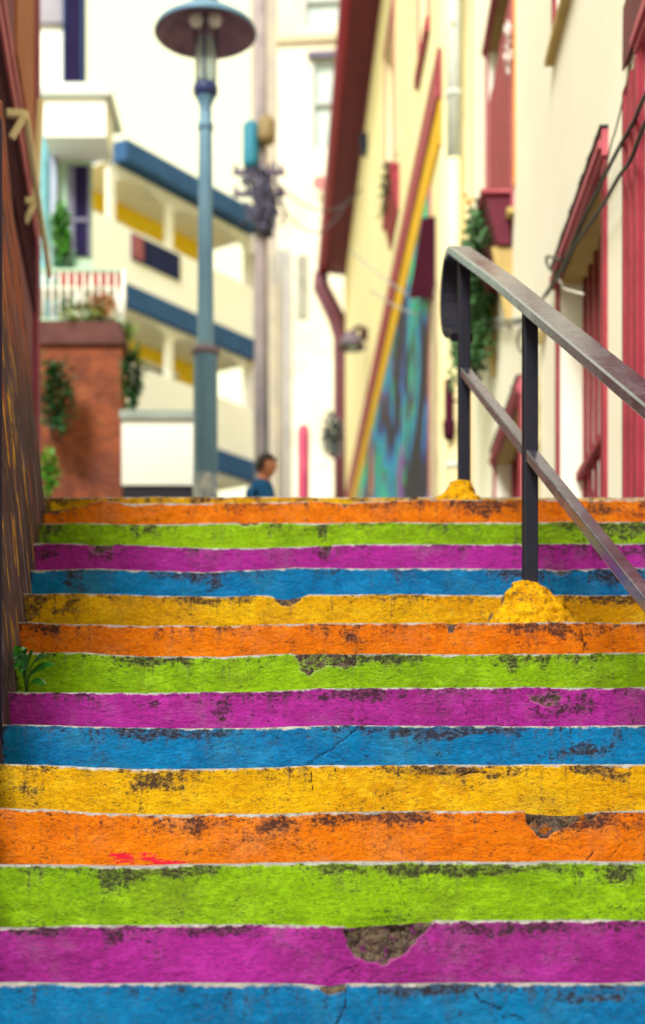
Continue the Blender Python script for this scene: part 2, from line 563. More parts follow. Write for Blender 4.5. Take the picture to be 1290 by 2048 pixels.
NOSE = {-1: [(-200, 1969), (0, 1967), (300, 1967), (625, 1967), (645, 1976), (662, 1968), (900, 1968), (1290, 1967), (1500, 1967)],
        0: [(-200, 1856), (0, 1855), (150, 1850), (300, 1849), (500, 1847), (645, 1850), (690, 1852), (770, 1845), (840, 1840), (1290, 1841), (1500, 1842)],
        1: [(-200, 1730), (0, 1731), (250, 1732), (500, 1728), (645, 1723), (900, 1725), (1290, 1724), (1500, 1724)],
        2: [(0, 1614), (75, 1617), (120, 1621), (200, 1625), (300, 1629), (500, 1627), (645, 1624), (850, 1622), (1045, 1622), (1130, 1627), (1200, 1623), (1290, 1620), (1500, 1620)],
        3: [(0, 1528), (100, 1531), (180, 1535), (300, 1537), (450, 1535), (645, 1530), (850, 1529), (1290, 1529), (1500, 1529)],
        4: [(0, 1447), (120, 1450), (250, 1456), (350, 1456), (500, 1455), (645, 1451), (900, 1451), (1290, 1450), (1500, 1450)],
        5: [(20, 1382), (200, 1386), (350, 1385), (520, 1383), (645, 1376), (900, 1375), (1290, 1374), (1500, 1374)],
        6: [(30, 1305), (100, 1303), (170, 1303), (230, 1309), (300, 1312), (450, 1312), (570, 1307), (645, 1306), (900, 1307), (1290, 1305), (1500, 1305)],
        7: [(40, 1243), (150, 1247), (300, 1251), (450, 1251), (560, 1248), (645, 1246), (900, 1245), (1290, 1244), (1500, 1244)],
        8: [(50, 1187), (150, 1186), (220, 1187), (300, 1191), (450, 1192), (520, 1189), (545, 1191), (570, 1196), (610, 1188), (645, 1188), (1290, 1190), (1500, 1190)],
        9: [(60, 1140), (200, 1137), (300, 1141), (420, 1143), (570, 1138), (580, 1135), (645, 1136), (1100, 1137), (1290, 1136), (1500, 1136)],
        10: [(70, 1086), (150, 1086), (260, 1088), (350, 1093), (430, 1096), (560, 1094), (620, 1091), (650, 1087), (900, 1087), (1290, 1087), (1500, 1087)],
        11: [(78, 1048), (170, 1045), (300, 1047), (500, 1045), (645, 1045), (900, 1045), (1290, 1043), (1500, 1043)],
        12: [(82, 1017), (110, 1016), (150, 1011), (185, 1005), (200, 1001), (235, 1002), (255, 1007), (300, 1006), (400, 1006), (560, 1003), (645, 1001), (675, 1007), (720, 1003), (850, 999), (1290, 998), (1500, 998)],
        13: [(85, 994), (300, 994), (500, 993), (645, 994), (900, 994), (1290, 995), (1500, 995)]}

# broken places (outline in photo pixels on the riser, depth in metres)
CHIPS = {0: [([(688, 1830), (690, 1862), (697, 1892), (710, 1915), (738, 1926), (765, 1928), (792, 1919), (815, 1905), (832, 1884), (846, 1866), (866, 1850), (872, 1830)], .048)],
         2: [([(1046, 1600), (1052, 1650), (1066, 1664), (1080, 1676), (1098, 1672), (1125, 1656), (1150, 1645), (1182, 1637), (1200, 1622), (1200, 1600)], .045),
             ([(-60, 1600), (-60, 1617), (40, 1618), (60, 1624), (75, 1622), (80, 1600)], .008)],
         8: [([(538, 1175), (548, 1200), (560, 1206), (572, 1213), (588, 1206), (606, 1196), (616, 1175)], .02)],
         12: [([(80, 990), (80, 1029), (98, 1024), (116, 1023), (128, 1019), (160, 1011), (186, 1004), (186, 985)], .03),
              ([(668, 990), (676, 1008), (690, 1012), (712, 1006), (722, 990)], .015)],
         10: [([(168, 1070), (175, 1100), (192, 1112), (205, 1110), (226, 1098), (232, 1070)], .0105),
              ([(640, 1070), (640, 1104), (660, 1108), (668, 1070)], .0105)],
         6: [([(585, 1290), (590, 1322), (600, 1342), (622, 1356), (642, 1342), (668, 1334), (712, 1334), (720, 1290)], .0105)],
         9: [([(1095, 1120), (1112, 1148), (1126, 1152), (1140, 1146), (1152, 1120)], .0105)],
         5: [([(1052, 1388), (1060, 1402), (1084, 1416), (1108, 1412), (1124, 1400), (1118, 1384)], .0105)],
         7: [([(890, 1235), (896, 1262), (906, 1262), (915, 1235)], .012), ([(1218, 1230), (1228, 1256), (1240, 1250), (1248, 1230)], .012)],
         11: [([(475, 1035), (482, 1054), (500, 1058), (520, 1050), (524, 1035)], .01)],
         -1: [([(640, 1955), (645, 1984), (660, 1990), (690, 1978), (694, 1955)], .014)]}
CRACKS = {-1: [([(690, 1975), (693, 2010), (688, 2024), (674, 2052)], 4), ([(948, 1985), (960, 2003), (985, 2010), (1003, 2016)], 5), ([(1008, 2038), (1030, 2030), (1050, 2040)], 5)],
          4: [([(715, 1453), (690, 1480), (664, 1497), (640, 1510), (618, 1532)], 2.6)],
          2: [([(1187, 1700), (1172, 1722)], 3), ([(1240, 1690), (1215, 1722)], 2)],
          0: [([(650, 1960), (690, 1940), (720, 1928)], 2)],
          3: [([(880, 1546), (905, 1552), (930, 1546), (975, 1545)], 3), ([(622, 1545), (626, 1590)], 2)],
          7: [([(1160, 1262), (1170, 1290), (1166, 1304)], 4)],
          10: [([(420, 1040), (440, 1090)], 2)]}
DIRTS = {-1: [(1190, 2000, 60, 10), (860, 1980, 60, 12)], 0: [(230, 1880, 34, 22), (60, 1865, 60, 12), (420, 1862, 60, 10), (1000, 1858, 120, 10)],
         1: [(225, 1760, 26, 26), (340, 1750, 60, 14), (900, 1740, 200, 10), (1240, 1750, 40, 20)], 2: [(360, 1650, 90, 18), (760, 1636, 80, 14), (540, 1660, 70, 26), (1180, 1650, 60, 20)],
         3: [(50, 1580, 40, 14), (310, 1560, 60, 22), (1200, 1545, 40, 14), (900, 1546, 90, 10)], 4: [(1190, 1500, 60, 20), (330, 1468, 80, 10), (900, 1470, 120, 10)],
         5: [(300, 1410, 24, 16), (440, 1430, 16, 20), (1130, 1410, 60, 20), (700, 1395, 80, 10)], 6: [(740, 1320, 70, 18), (310, 1320, 60, 10), (1060, 1325, 40, 16)],
         7: [(80, 1270, 30, 18), (705, 1265, 20, 22), (1120, 1262, 60, 14), (1165, 1280, 8, 14)], 8: [(145, 1215, 12, 16), (60, 1215, 18, 26), (400, 1200, 60, 10), (1240, 1200, 60, 10)],
         9: [(395, 1155, 50, 10), (430, 1168, 16, 16), (1230, 1155, 70, 14), (1060, 1150, 50, 12), (150, 1155, 8, 16)], 10: [(205, 1102, 20, 12), (655, 1105, 10, 18), (1250, 1105, 60, 14), (90, 1105, 14, 16)],
         11: [(310, 1065, 20, 14), (1230, 1062, 80, 20), (650, 1060, 12, 16), (110, 1060, 20, 20)], 12: [(980, 1018, 60, 14), (1220, 1020, 70, 16), (100, 1030, 14, 16)], 13: [(120, 999, 50, 6), (420, 998, 30, 6)]}
REDS = {2: [(265, 1716, 50, 13), (300, 1724, 70, 5)]}
STEP_LABEL = {-1: 'blue step with cracks, lowest in view', 0: 'magenta step with a large broken patch at its edge', 1: 'lowest green step, mossy looking and unbroken',
              2: 'lowest orange step with a dark broken notch and a splash of red paint', 3: 'lowest yellow step', 4: 'blue step crossed by a thin diagonal crack',
              5: 'magenta step beside the end of the small weed', 6: 'green step behind the small weed', 7: 'orange step in front of the yellow footing',
              8: 'yellow step notched at its edge and joined to the nearer footing', 9: 'blue step behind the nearer railing post', 10: 'faded violet step near the top', 11: 'dull green step near the top',
              12: 'orange step with crumbling left end near the top', 13: 'thin yellow kerb at the top of the stairs'}
RM = {k: riser_mat(k) for k in PAINT}
stairs = thing('staircase', 'worn outdoor staircase painted in bands of magenta, green, orange, yellow and blue', 'staircase', (0.2, 4.5, -.2))


def step_y(i):
    return 4.56 + .3 * i


def step_nose_px(i):
    return -66 + 29150 / (15.2 + i) if i < 13 else 994


def nose_z(i, X):
    Y = step_y(i)
    if i in NOSE:
        pts = NOSE[i]
        px = HX + F * X / Y
        py = np.interp(px, [p[0] for p in pts], [p[1] for p in pts])
        return (HY - py) / F * Y
    return np.full(np.shape(X), -.157 + .17 * i)


for i in range(-7, 14):
    Y = step_y(i)
    znom = float(nose_z(i, np.array([0.2]))[()][0])
    xl, xr = leftwall(Y, znom) - .06, WALL1[0] + WALL1[1] * Y + .03
    dx = .0045 if i <= 5 else .0055
    if i < -2:
        dx = .02
    nx = int((xr - xl) / dx) + 1
    X = np.linspace(xl, xr, nx)
    # soften the traced nosing line and add small wear
    nz = nose_z(i, X)
    kk = np.ones(13) / 13
    nz = np.convolve(np.pad(nz, 6, mode='edge'), kk, 'valid')
    nz = nz + .010 * fbm(X * 5, X * 0 + i * 3.3, 5, 5) + .0035 * fbm(X * 40, X * 0 + i * 1.3, 9, 3)
    zlow = (nose_z(i - 1, X) - .03) if i > -7 else np.full(nx, -1.56)
    R = .008 + .006 * vnoise(X * 6, X * 0 + i, 3)
    nr, na, ntr = (34, 7, 12) if i >= -2 else (6, 4, 4)
    rows, edge, kind = [], [], []
    for r in range(nr):
        t = r / nr
        rows.append((zlow + (nz - R - zlow) * t, np.zeros(nx)))
    for a in range(na):
        th = a / (na - 1) * math.pi / 2
        rows.append((nz - R + R * math.sin(th), R * (1 - math.cos(th))))
    Ynext = .3 + .05 if i < 13 else .35
    for r in range(1, ntr + 1):
        t = r / ntr
        rows.append((nz + (.006 if i > 0 else -.022) * t + .003 * fbm(X * 7, X * 0 + t * 3 + i, 2, 3), R + (Ynext - R) * t))
    Z = np.array([r[0] for r in rows])
    D = np.array([r[1] for r in rows])
    XX = np.broadcast_to(X, Z.shape).copy()
    nrow = Z.shape[0]
    riser_rows = nr + na
    px = HX + F * XX / Y
    py = HY - F * Z / Y
    face_w = np.zeros(Z.shape)
    face_w[:riser_rows] = 1
    arc_fade = np.clip(1 - D / .10, 0, 1)
    push = .030 * fbm(XX * 3.2, Z * 5 + i * 7, 21, 4) + .010 * fbm(XX * 16, Z * 26 + i * 5, 31, 3)
    push = push + .0042 * fbm(XX * 55, Z * 80 + i, 41, 3)
    chip = np.zeros(Z.shape)
    drop = np.zeros(Z.shape)
    jx, jy = 16 * fbm(XX * 28, Z * 28, 51 + i, 5), 16 * fbm(XX * 28, Z * 28, 71 + i, 5)
    for poly, dep in CHIPS.get(i, []):
        sd = poly_sd(px + jx, py + jy, poly)
        m = np.clip(sd / 5 + .5, 0, 1)
        rough = fbm(XX * 45, Z * 45, 81, 4)
        deep = np.clip(sd / 28, 0, 1)
        push = push + m * (dep * (.35 + .65 * deep) + rough * dep * .9)
        chip = np.maximum(chip, np.clip(sd / 10 + .5, 0, 1) * (1.0 if dep > .011 else .55))
        drop = np.maximum(drop, m * np.minimum(dep * .35, .008))
    crack = np.zeros(Z.shape)
    for pts, w in CRACKS.get(i, []):
        d = line_d(px + jx * .7, py + jy * .7, pts)
        w = w * .62
        m = np.exp(-(d / w) ** 2)
        push = push + m * .006
        crack = np.maximum(crack, m)
    if i == 1:
        for cx, cy, r in ((552, 1775, 10), (565, 1790, 12), (585, 1812, 14), (600, 1834, 12), (575, 1800, 10)):
            push = push - .010 * np.exp(-((px - cx) ** 2 + (py - cy) ** 2) / r ** 2)
    if i == 6:
        push = push + .012 * np.exp(-(((px - 75) / 40) ** 2 + ((py - 1352) / 22) ** 2))
    dirt = np.zeros(Z.shape)
    wx_, wy_ = px + 90 * fbm(XX * 12, Z * 16, 91 + i, 5), py + 40 * fbm(XX * 12, Z * 16, 97 + i, 5)
    for cx, cy, rx, ry in DIRTS.get(i, []):
        dirt = np.maximum(dirt, np.exp(-((wx_ - cx) / (rx * 1.15)) ** 2 - ((wy_ - cy) / (ry * 1.1)) ** 2))
    red = np.zeros(Z.shape)
    for cx, cy, rx, ry in REDS.get(i, []):
        red = np.maximum(red, np.exp(-((px - cx) / rx) ** 4 - ((py - cy) / ry) ** 4))
    # darker towards the end that meets the wall
    wall_end = np.clip(1 - (XX - (xl + .06)) / .035, 0, 1)
    dirt = np.maximum(dirt, wall_end * 1.2)
    edge = np.where(face_w > 0, np.maximum(nz[None, :] - Z, 0), 0)
    YY = Y + D + push * arc_fade
    ZZ = Z - drop * np.clip((Z - (nz - .05)[None, :]) / .05, 0, 1)
    sag = np.clip(1 - D / .2, 0, 1) * np.where(face_w > 0, 0, 1)
    ZZ = ZZ - sag * drop[riser_rows - 1][None, :]
    co = np.stack([XX, YY, ZZ], -1).reshape(-1, 3)
    a = np.arange(nrow * nx).reshape(nrow, nx)
    q = np.stack([a[:-1, :-1], a[:-1, 1:], a[1:, 1:], a[1:, :-1]], -1).reshape(-1, 4)
    me = bpy.data.meshes.new('step')
    me.vertices.add(len(co))
    me.vertices.foreach_set('co', co.astype(np.float32).ravel())
    me.loops.add(q.size)
    me.loops.foreach_set('vertex_index', q.astype(np.int32).ravel())
    me.polygons.add(len(q))
    me.polygons.foreach_set('loop_start', np.arange(0, q.size, 4, dtype=np.int32))
    me.polygons.foreach_set('use_smooth', np.ones(len(q), bool))
    me.update(calc_edges=True)
    for nm, arr in (('edge', edge), ('chip', chip), ('crack', crack), ('dirt', dirt), ('red', red)):
        at = me.attributes.new(nm, 'FLOAT', 'POINT')
        at.data.foreach_set('value', arr.astype(np.float32).ravel())
    me.materials.append(RM[i % 5])
    o = bpy.data.objects.new('step', me)
    COL.objects.link(o)
    o.parent = stairs
    o.matrix_parent_inverse = Matrix.Translation(-stairs.location)
    if i in STEP_LABEL:
        o['label'] = STEP_LABEL[i]

# ------------------------------------------------------------------ ground: lower street, slope under the stairs, upper alley
gy = [-400, -40, 2.2, 2.5, 8.4, 8.8, 16, 25, 35, 50, 120, 400]
gz = [-1.6, -1.54, -1.53, -1.75, 1.55, 1.985, 2.25, 4.0, 6.3, 8.6, 14, 20]
gx = [-400, -60, -10, -4, 0, 4, 10, 60, 400]
mb = MB()
for j in range(len(gy) - 1):
    for k in range(len(gx) - 1):
        mb.face([(gx[k], gy[j], gz[j]), (gx[k + 1], gy[j], gz[j]), (gx[k + 1], gy[j + 1], gz[j + 1]), (gx[k], gy[j + 1], gz[j + 1])])
g = mb.build('ground', GROUND)
g['kind'] = 'structure'


def ground_z(Y):
    return float(np.interp(Y, gy, gz))


# ------------------------------------------------------------------ left retaining wall
ys = np.linspace(-1.0, 8.34, 90)
mb = MB()
prev = None
for Y in ys:
    zb = max(-1.7, float(np.interp(Y, [2.2, 8.5], [-1.7, 1.7])))
    zt = float(np.interp(Y, [0, 3.5, 5.35, 5.66, 8.34], [-.7, -.5, .42, 2.70, 4.02]))  # unseen near end shaped low so that light reaches the steps
    ring = []
    for t in np.linspace(0, 1, 14):
        z = zb + (zt - zb) * t
        w = .012 * float(fbm(np.array(Y * 2.0), np.array(z * 2.0), 4, 4))
        ring.append((leftwall(Y, z) + w, Y, z))
    ring.append((leftwall(Y, zt) - .05, Y, zt + .03))
    ring.append((leftwall(Y, zt) - .40, Y, zt + .03))
    ring.append((leftwall(Y, zb) - .55, Y, zb))
    if prev:
        for k in range(len(ring) - 1):
            mb.face([prev[k], ring[k], ring[k + 1], prev[k + 1]], 0, k < 12)
    else:
        mb.face(ring)
    prev = ring
mb.face(prev[::-1])
lw = mb.build('retaining_wall', wall_paint_mat())
tag(lw, 'leaning dark brown wall streaked with yellow and orange paint along the stairs', 'wall')

# dark post against the wall
pY = 5.75
pc = P(-7, 800, pY)
mb = MB()
zt = zat(232, pY)
mb.lathe((pc.x, pY), [(.0, .36), (.021, .36), (.021, zt - .03), (.018, zt - .012), (.010, zt - .002), (0, zt)], 18)
post = mb.build('post', flat('blackish_violet_paint', (.018, .012, .034), .55))
tag(post, 'slim round-topped dark post standing against the leaning brown wall', 'post')
# ------------------------------------------------------------------ handrail


def rail_x(Y):
    return .891 - .10 * (Y - 6.85)


RD = Vector((-.10, 1, .567)).normalized()


def rail_top(Y):
    return Vector((rail_x(Y), Y, 2.435 + .545 * (Y - 6.85)))


hr = thing('handrail', 'dark steel handrail with a broad worn top and a looped upper end', 'handrail', (.89, 6.85, 1.2))
side = Vector((1, .10, 0)).normalized()
RW, RH = .118, .046
# top rail: box section swept down the stairs, then over and back into the upper post
path = [rail_top(2.3), rail_top(4), rail_top(6), rail_top(7.4), rail_top(8.45)]
end = path[-1]
fw = Vector((-.10, 1, 0)).normalized()
c0 = end + Vector((0, 0, -.20)) + fw * .0
sl = math.atan2(.545, 1.0)
loop = []
for k in range(0, 15):
    a = math.radians(90 + 28 - k * (208 / 14))
    loop.append(end + Vector((0, 0, -.205)) + fw * (.10 + .175 * math.cos(a)) + Vector((0, 0, .215 * math.sin(a))))
path = path[:-1] + loop
loop_end = rail_top(8.35) + Vector((0, 0, -.44))
path.append(loop_end + fw * .06)
mb = MB()
ring_prev = None
NS = 5
for k, p in enumerate(path):
    if k == NS + 3:
        mb.face(ring_prev)
        mb.build('top_rail', RAILM, hr)
        mb = MB()
        mb.face(ring_prev[::-1])
    d = (path[min(k + 1, len(path) - 1)] - path[max(k - 1, 0)]).normalized()
    u = side.cross(d).normalized()
    if k < 4:
        u = side.cross(RD).normalized()
    hh, ww = RH / 2, RW / 2
    b = .007
    ring = [p + side * x + u * y for x, y in ((-ww + b, -hh), (ww - b, -hh), (ww, -hh + b), (ww, hh - b), (ww - b, hh), (-ww + b, hh), (-ww, hh - b), (-ww, -hh + b))]
    if ring_prev:
        n = len(ring)
        for m in range(n):
            mb.face([ring_prev[m], ring_prev[(m + 1) % n], ring[(m + 1) % n], ring[m]])
    else:
        mb.face(ring[::-1])
    ring_prev = ring
mb.face(ring_prev)
mb.build('rail_end', IRON, hr)


def lower(Y):
    return Vector((rail_x(Y), Y, 1.795 + .55 * (Y - 6.85)))


posts = [(8.35, 1.96), (6.85, 1.20), (5.0, -.02), (3.2, -.95)]
for Yp, zb in posts:
    mb = MB()
    x = rail_x(Yp)
    zt = rail_top(Yp).z - .01
    a = math.radians(6)
    hw = .030
    q = []
    for z in (zb, zt):
        for sx, sy in ((-1, -1), (1, -1), (1, 1), (-1, 1)):
            q.append((x + hw * (sx * math.cos(a) - sy * math.sin(a)), Yp + hw * (sx * math.sin(a) + sy * math.cos(a)), z))
    mb.hexa(q)
    mb.build('post', IRON, hr, .005)
for (ya, yb) in ((8.32, 6.88), (6.82, 5.03), (4.97, 3.23)):
    mb = MB()
    mb.bar(lower(ya), lower(yb), .052, .045)
    mb.build('lower_rail', RAILM, hr, .005)
mb = MB()
mb.bar(rail_top(8.35) + Vector((-.0, -.0, -.47)), rail_top(8.35) + Vector((0, .0, -.40)), .03, .03)


# concrete footings
def footing(name, px0, px1, pt0, pt1, yb, ytop, Y, lab, seed):
    a, b = P(px0, yb, Y).x, P(px1, yb, Y).x
    c, d = P(pt0, ytop, Y).x, P(pt1, ytop, Y).x
    zb, zt = zat(yb, Y) - .03, zat(ytop, Y)
    nu, nv = 72, 26
    vs, fs = [], []
    cx0, cx1 = (a + b) / 2, (c + d) / 2
    for j in range(nv + 1):
        t = j / nv
        for k in range(nu):
            an = 2 * math.pi * k / nu
            e = 2.6
            cc, ss = math.cos(an), math.sin(an)
            rr = (abs(cc) ** e + abs(ss) ** e) ** (-1 / e)
            tt = min(t / .85, 1)
            wx = (b - a) / 2 * (1 - tt) ** 1.25 + (d - c) / 2 * (1 - (1 - tt) ** 1.25)
            wy = .125 * (1 - tt) + .050 * tt
            cap = 1 if t < .85 else math.sqrt(max(0, 1 - ((t - .85) / .15) ** 2))
            x = cx0 + (cx1 - cx0) * tt + cc * rr * wx * cap
            y = Y + .02 + ss * rr * wy * cap
            z = zb + (zt - zb) * min(t / .85, 1) + (.018 * (1 - cap))
            n1 = float(fbm(np.array(x * 14 + seed), np.array(z * 18 + y * 9), 6, 5))
            ledge = .014 if t < .30 + .08 * math.sin(an * 2 + seed) else 0
            nx_, ny_ = cc, ss
            n2_ = float(fbm(np.array(x * 34 + seed), np.array(z * 60 + y * 22), 8, 5))
            k2 = n1 * .075 + n2_ * .030 + ledge * 1.0
            vs.append((x + nx_ * k2, y + ny_ * k2, z + n1 * .012))
    for j in range(nv):
        for k in range(nu):
            k1 = (k + 1) % nu
            fs.append((j * nu + k, j * nu + k1, (j + 1) * nu + k1, (j + 1) * nu + k))
    fs.append(tuple(nv * nu + k for k in range(nu)))
    mb = MB()
    mb.v, mb.f, mb.mi, mb.sm = vs, fs, [0] * len(fs), [True] * len(fs)
    o = mb.build('footing', FOOT)
    return tag(o, lab, 'footing', 'concrete footings of the handrail')


def foot_mat():
    s = NT('yellow_painted_footing')
    x, y, z = s.sep()
    n3 = s.noise(34, 6, .7)
    n4 = s.noise(110, 4, .65)
    col = s.mix(s.ramp(s.noise(16, 6, .7), .4, .62), (.92, .50, .004), (.74, .35, .003))
    col = s.mix(s.ramp(s.noise(40, 6, .78), .47, .64, 0.0, .65), col, (.30, .14, .01))
    fl = s.mth('MULTIPLY_ADD', s.noise(10, 4, .6), .2, s.noise(60, 5, .75))
    col = s.mix(s.mth('MULTIPLY', s.ramp(fl, .655, .71), .85), col, (.06, .035, .03))
    # dark grey-brown on the faces turned to the sides
    nrm = s.n('ShaderNodeSeparateXYZ')
    geo = s.n('ShaderNodeNewGeometry')
    s.l(geo.outputs['Normal'], nrm.inputs[0])
    sd = s.mth('MULTIPLY_ADD', s.mth('SUBTRACT', n3, .5), .9, s.mth('ABSOLUTE', nrm.outputs[0]))
    col = s.mix(s.ramp(sd, .86, .99), col, (.13, .10, .09))
    nb = s.bump(s.mth('MULTIPLY_ADD', n4, .5, s.noise(48, 6, .7)), 1.0, .022)
    return s.done(col, .9, nb, 0, .08)


FOOT = foot_mat()
footing('footing', 968, 1172, 1026, 1086, 1244, 1166, 6.83, 'yellow concrete mound at the foot of the nearer railing post', 1.0)
footing('footing', 858, 970, 902, 946, 1004, 963, 8.32, 'small yellow concrete mound at the foot of the looped upper post', 5.0)

# ------------------------------------------------------------------ weed by the left wall
wd = thing('weed', 'small dark green weed growing where the steps meet the brown wall', 'plant', tuple(P(55, 1382, 6.28)))
mbs = MB()
mbl = MB()
root = P(52, 1384, 6.27)
leaves = [((50, 1345), (32, 1285)), ((55, 1330), (68, 1296)), ((62, 1335), (94, 1306)), ((58, 1350), (110, 1322)), ((45, 1325), (28, 1312)),
          ((50, 1350), (40, 1342)), ((60, 1368), (92, 1364)), ((44, 1340), (30, 1332)), ((48, 1310), (44, 1296))]
for (a, b) in leaves:
    p, q = P(*a, 6.27 - random.uniform(0, .03)), P(*b, 6.22 - random.uniform(0, .05))
    mbs.tube([root, (root + p) / 2 + Vector((.004, -.01, 0)), p], .0022, 5)
    d = q - p
    L = d.length
    n = Vector((0, -.6, .8))
    sd = d.cross(n).normalized()
    prevr = None
    W = max(.022, L * .42)
    for k in range(9):
        t = k / 8
        c = p + d * t + Vector((0, -.012, .022 * math.sin(t * math.pi) - .012 * t * t))
        w = W * (math.sin(math.pi * min(t * .92 + .06, 1)) ** .8) * .5
        w *= 1 + .25 * (k % 2)
        cur = (c - sd * w - Vector((0, 0, w * .5)), c, c + sd * w - Vector((0, 0, w * .5)))
        if prevr:
            mbl.face([prevr[0], prevr[1], cur[1], cur[0]], 0, True)
            mbl.face([prevr[1], prevr[2], cur[2], cur[1]], 0, True)
        prevr = cur
mbs.build('stem', flat('green_stem', (.04, .12, .03)), wd)
wl = NT('weed_leaf')
mbl.build('leaves', wl.done(wl.mix(wl.ramp(wl.noise(20, 3, .5), .4, .6), (.03, .20, .015), (.02, .12, .03)), .28, None, 0, .6), wd)

# ------------------------------------------------------------------ near right-hand cream house
s1 = WALL1[1]
fr1 = frame((WALL1[0], 0), (s1, 1), (-1, s1))
h1 = thing('cream_house', 'tall cream house with crimson doors and window frames beside the stairs', 'house', (2.6, 12, 2))
H1END, H1TOP = 21.4, 12.9
D2 = (10.0, 12.05, 1.9, 4.43, .30)
D3 = (14.62, 17.05, 1.9, 4.34, .28)
D1 = (5.2, 8.68, .4, 4.5, .10)
WA = (9.15, 12.25, 6.42, 8.85, .14)
WB = (15.35, 17.9, 6.42, 9.2, .14)
WC = (5.2, 7.9, 6.25, 8.75, .14)
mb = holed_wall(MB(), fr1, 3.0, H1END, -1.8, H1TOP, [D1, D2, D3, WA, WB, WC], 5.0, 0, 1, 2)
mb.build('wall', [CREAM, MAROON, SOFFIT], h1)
# roof slab with eave
mb = MB()
mb.hexa([fr1(2.7, .55, H1TOP), fr1(H1END + .1, .55, H1TOP), fr1(H1END + .1, -5.4, H1TOP + .1), fr1(2.7, -5.4, H1TOP + .1),
         fr1(2.7, .55, H1TOP + .16), fr1(H1END + .1, .55, H1TOP + .16), fr1(H1END + .1, -2.6, H1TOP + 1.5), fr1(2.7, -2.6, H1TOP + 1.5)])
mb.build('roof', DRED, h1)


def opening(fr, h, fascia, parent, trim=.10, bars=0, proud=.022, mt=None, sill=False, leafmat=None):
    a0, a1, z0, z1, d = h
    mt = mt or RED
    low = .1 if sill else 0
    m = MB()
    m.fbox(fr, a1, a1 + trim, -.01, proud, z0 - low, z1)            # far upright
    m.build('upright', mt, parent, .004)
    m = MB()
    m.fbox(fr, a0 - trim, a0, -.01, proud + .003, z0 - low, z1)     # near upright
    fo = parent
    m.build('upright', mt, parent, .004)
    m = MB()
    m.fbox(fr, a0 - trim - .02, a1 + trim + .02, -.01, proud + .018, z1, z1 + fascia)
    m.fbox(fr, a0 - trim - .02, a1 + trim + .02, proud + .018, proud + .040, z1 + fascia * .25, z1 + fascia * .55)
    m.build('fascia', PINK if fascia > .12 else mt, fo, .004)
    if sill:
        m = MB()
        m.fbox(fr, a0 - trim - .05, a1 + trim + .05, -.01, .07, z0 - .16, z0 - .1)
        m.build('sill', SOFFIT, fo, .006)
    if bars:
        m = MB()
        for k in range(bars):
            a = a0 + (a1 - a0) * (k + .5) / bars
            m.tube([fr(a, -.17, z0), fr(a, -.17, z1)], .017, 6)
        for z in (z0 + 1.05, z0 + .12):
            m.fbox(fr, a0, a1, -.20, -.12, z, z + .055)
        m.build('grille', RED, parent)
    return fo


opening(fr1, D2, .17, h1, .11, 8)
opening(fr1, D3, .16, h1, .10, 8)
for (q0, q1, qz) in ((9.86, 12.20, 4.60), (14.50, 17.20, 4.50)):
    mb = MB()
    mb.fbox(fr1, q0, q1, -.005, .055, qz + .002, qz + .016)
    for k in range(46):
        a = random.uniform(q0, q1 - .1)
        mb.fbox(fr1, a, a + random.uniform(.02, .07), .0, random.uniform(.048, .060), qz + random.uniform(-.012, .003), qz + random.uniform(.018, .030))
    mb.build('flashing', BLACK, h1)
opening(fr1, D1, .17, h1, .10, 0)
opening(fr1, WA, .10, h1, .12, 0, sill=True)
opening(fr1, WC, .10, h1, .12, 0, sill=True)
opening(fr1, WB, .10, h1, .13, 0, mt=PINK, sill=True)
mb = MB()
for k in range(20):
    a = D1[0] + (D1[1] - D1[0]) * k / 20
    mb.fbox(fr1, a + .005, a + .168, -.09, -.055 if k % 2 else -.048, D1[2], D1[3])
for z in (1.2, 2.6, 4.0):
    mb.fbox(fr1, D1[0], D1[1], -.05, -.028, z, z + .14)
mb.build('plank_door', RED, h1, .005)
# fluted crimson boarding between the stairs and the grilled door
mb = MB()
for k in range(5):
    a = 8.71 + k * .092
    mb.fbox(fr1, a, a + .084, .0, .030 if k % 2 else .042, .9, 4.47)
mb.build('door_post', RED, h1, .006)
# deep hood above that door
mb = MB()
mb.hexa([fr1(5.0, -.01, 4.66), fr1(9.20, -.01, 4.66), fr1(9.20, .035, 4.60), fr1(5.0, .035, 4.60),
         fr1(5.0, -.01, 5.02), fr1(9.20, -.01, 5.02), fr1(9.20, .03, 4.98), fr1(5.0, .03, 4.98)])
mb.build('hood', DRED, h1, .01)
# red shutters
mb = MB()
a0, a1 = WB[0], WB[1]
nb = 9
for k in range(nb):
    aa = a0 + (a1 - a0) * k / nb
    mb.fbox(fr1, aa + .006, aa + (a1 - a0) / nb - .006, -.06, -.014 if k % 2 else -.008, WB[2], 8.62)
mb.build('shutter', DRED if False else RED, h1)
mb = MB()
mb.fbox(fr1, WA[0], WA[1], -.12, -.09, WA[2], WA[3])
mb.build('shutter', RED, h1)
mb = MB()
mb.fbox(fr1, WC[0], WC[1], -.12, -.09, WC[2], WC[3])
mb.build('shutter', RED, h1)
mb = MB()
mb.fbox(fr1, 15.08, 15.2, -.005, .012, 6.5, 9.3)
mb.build('trim_strip', ORANGE, h1)
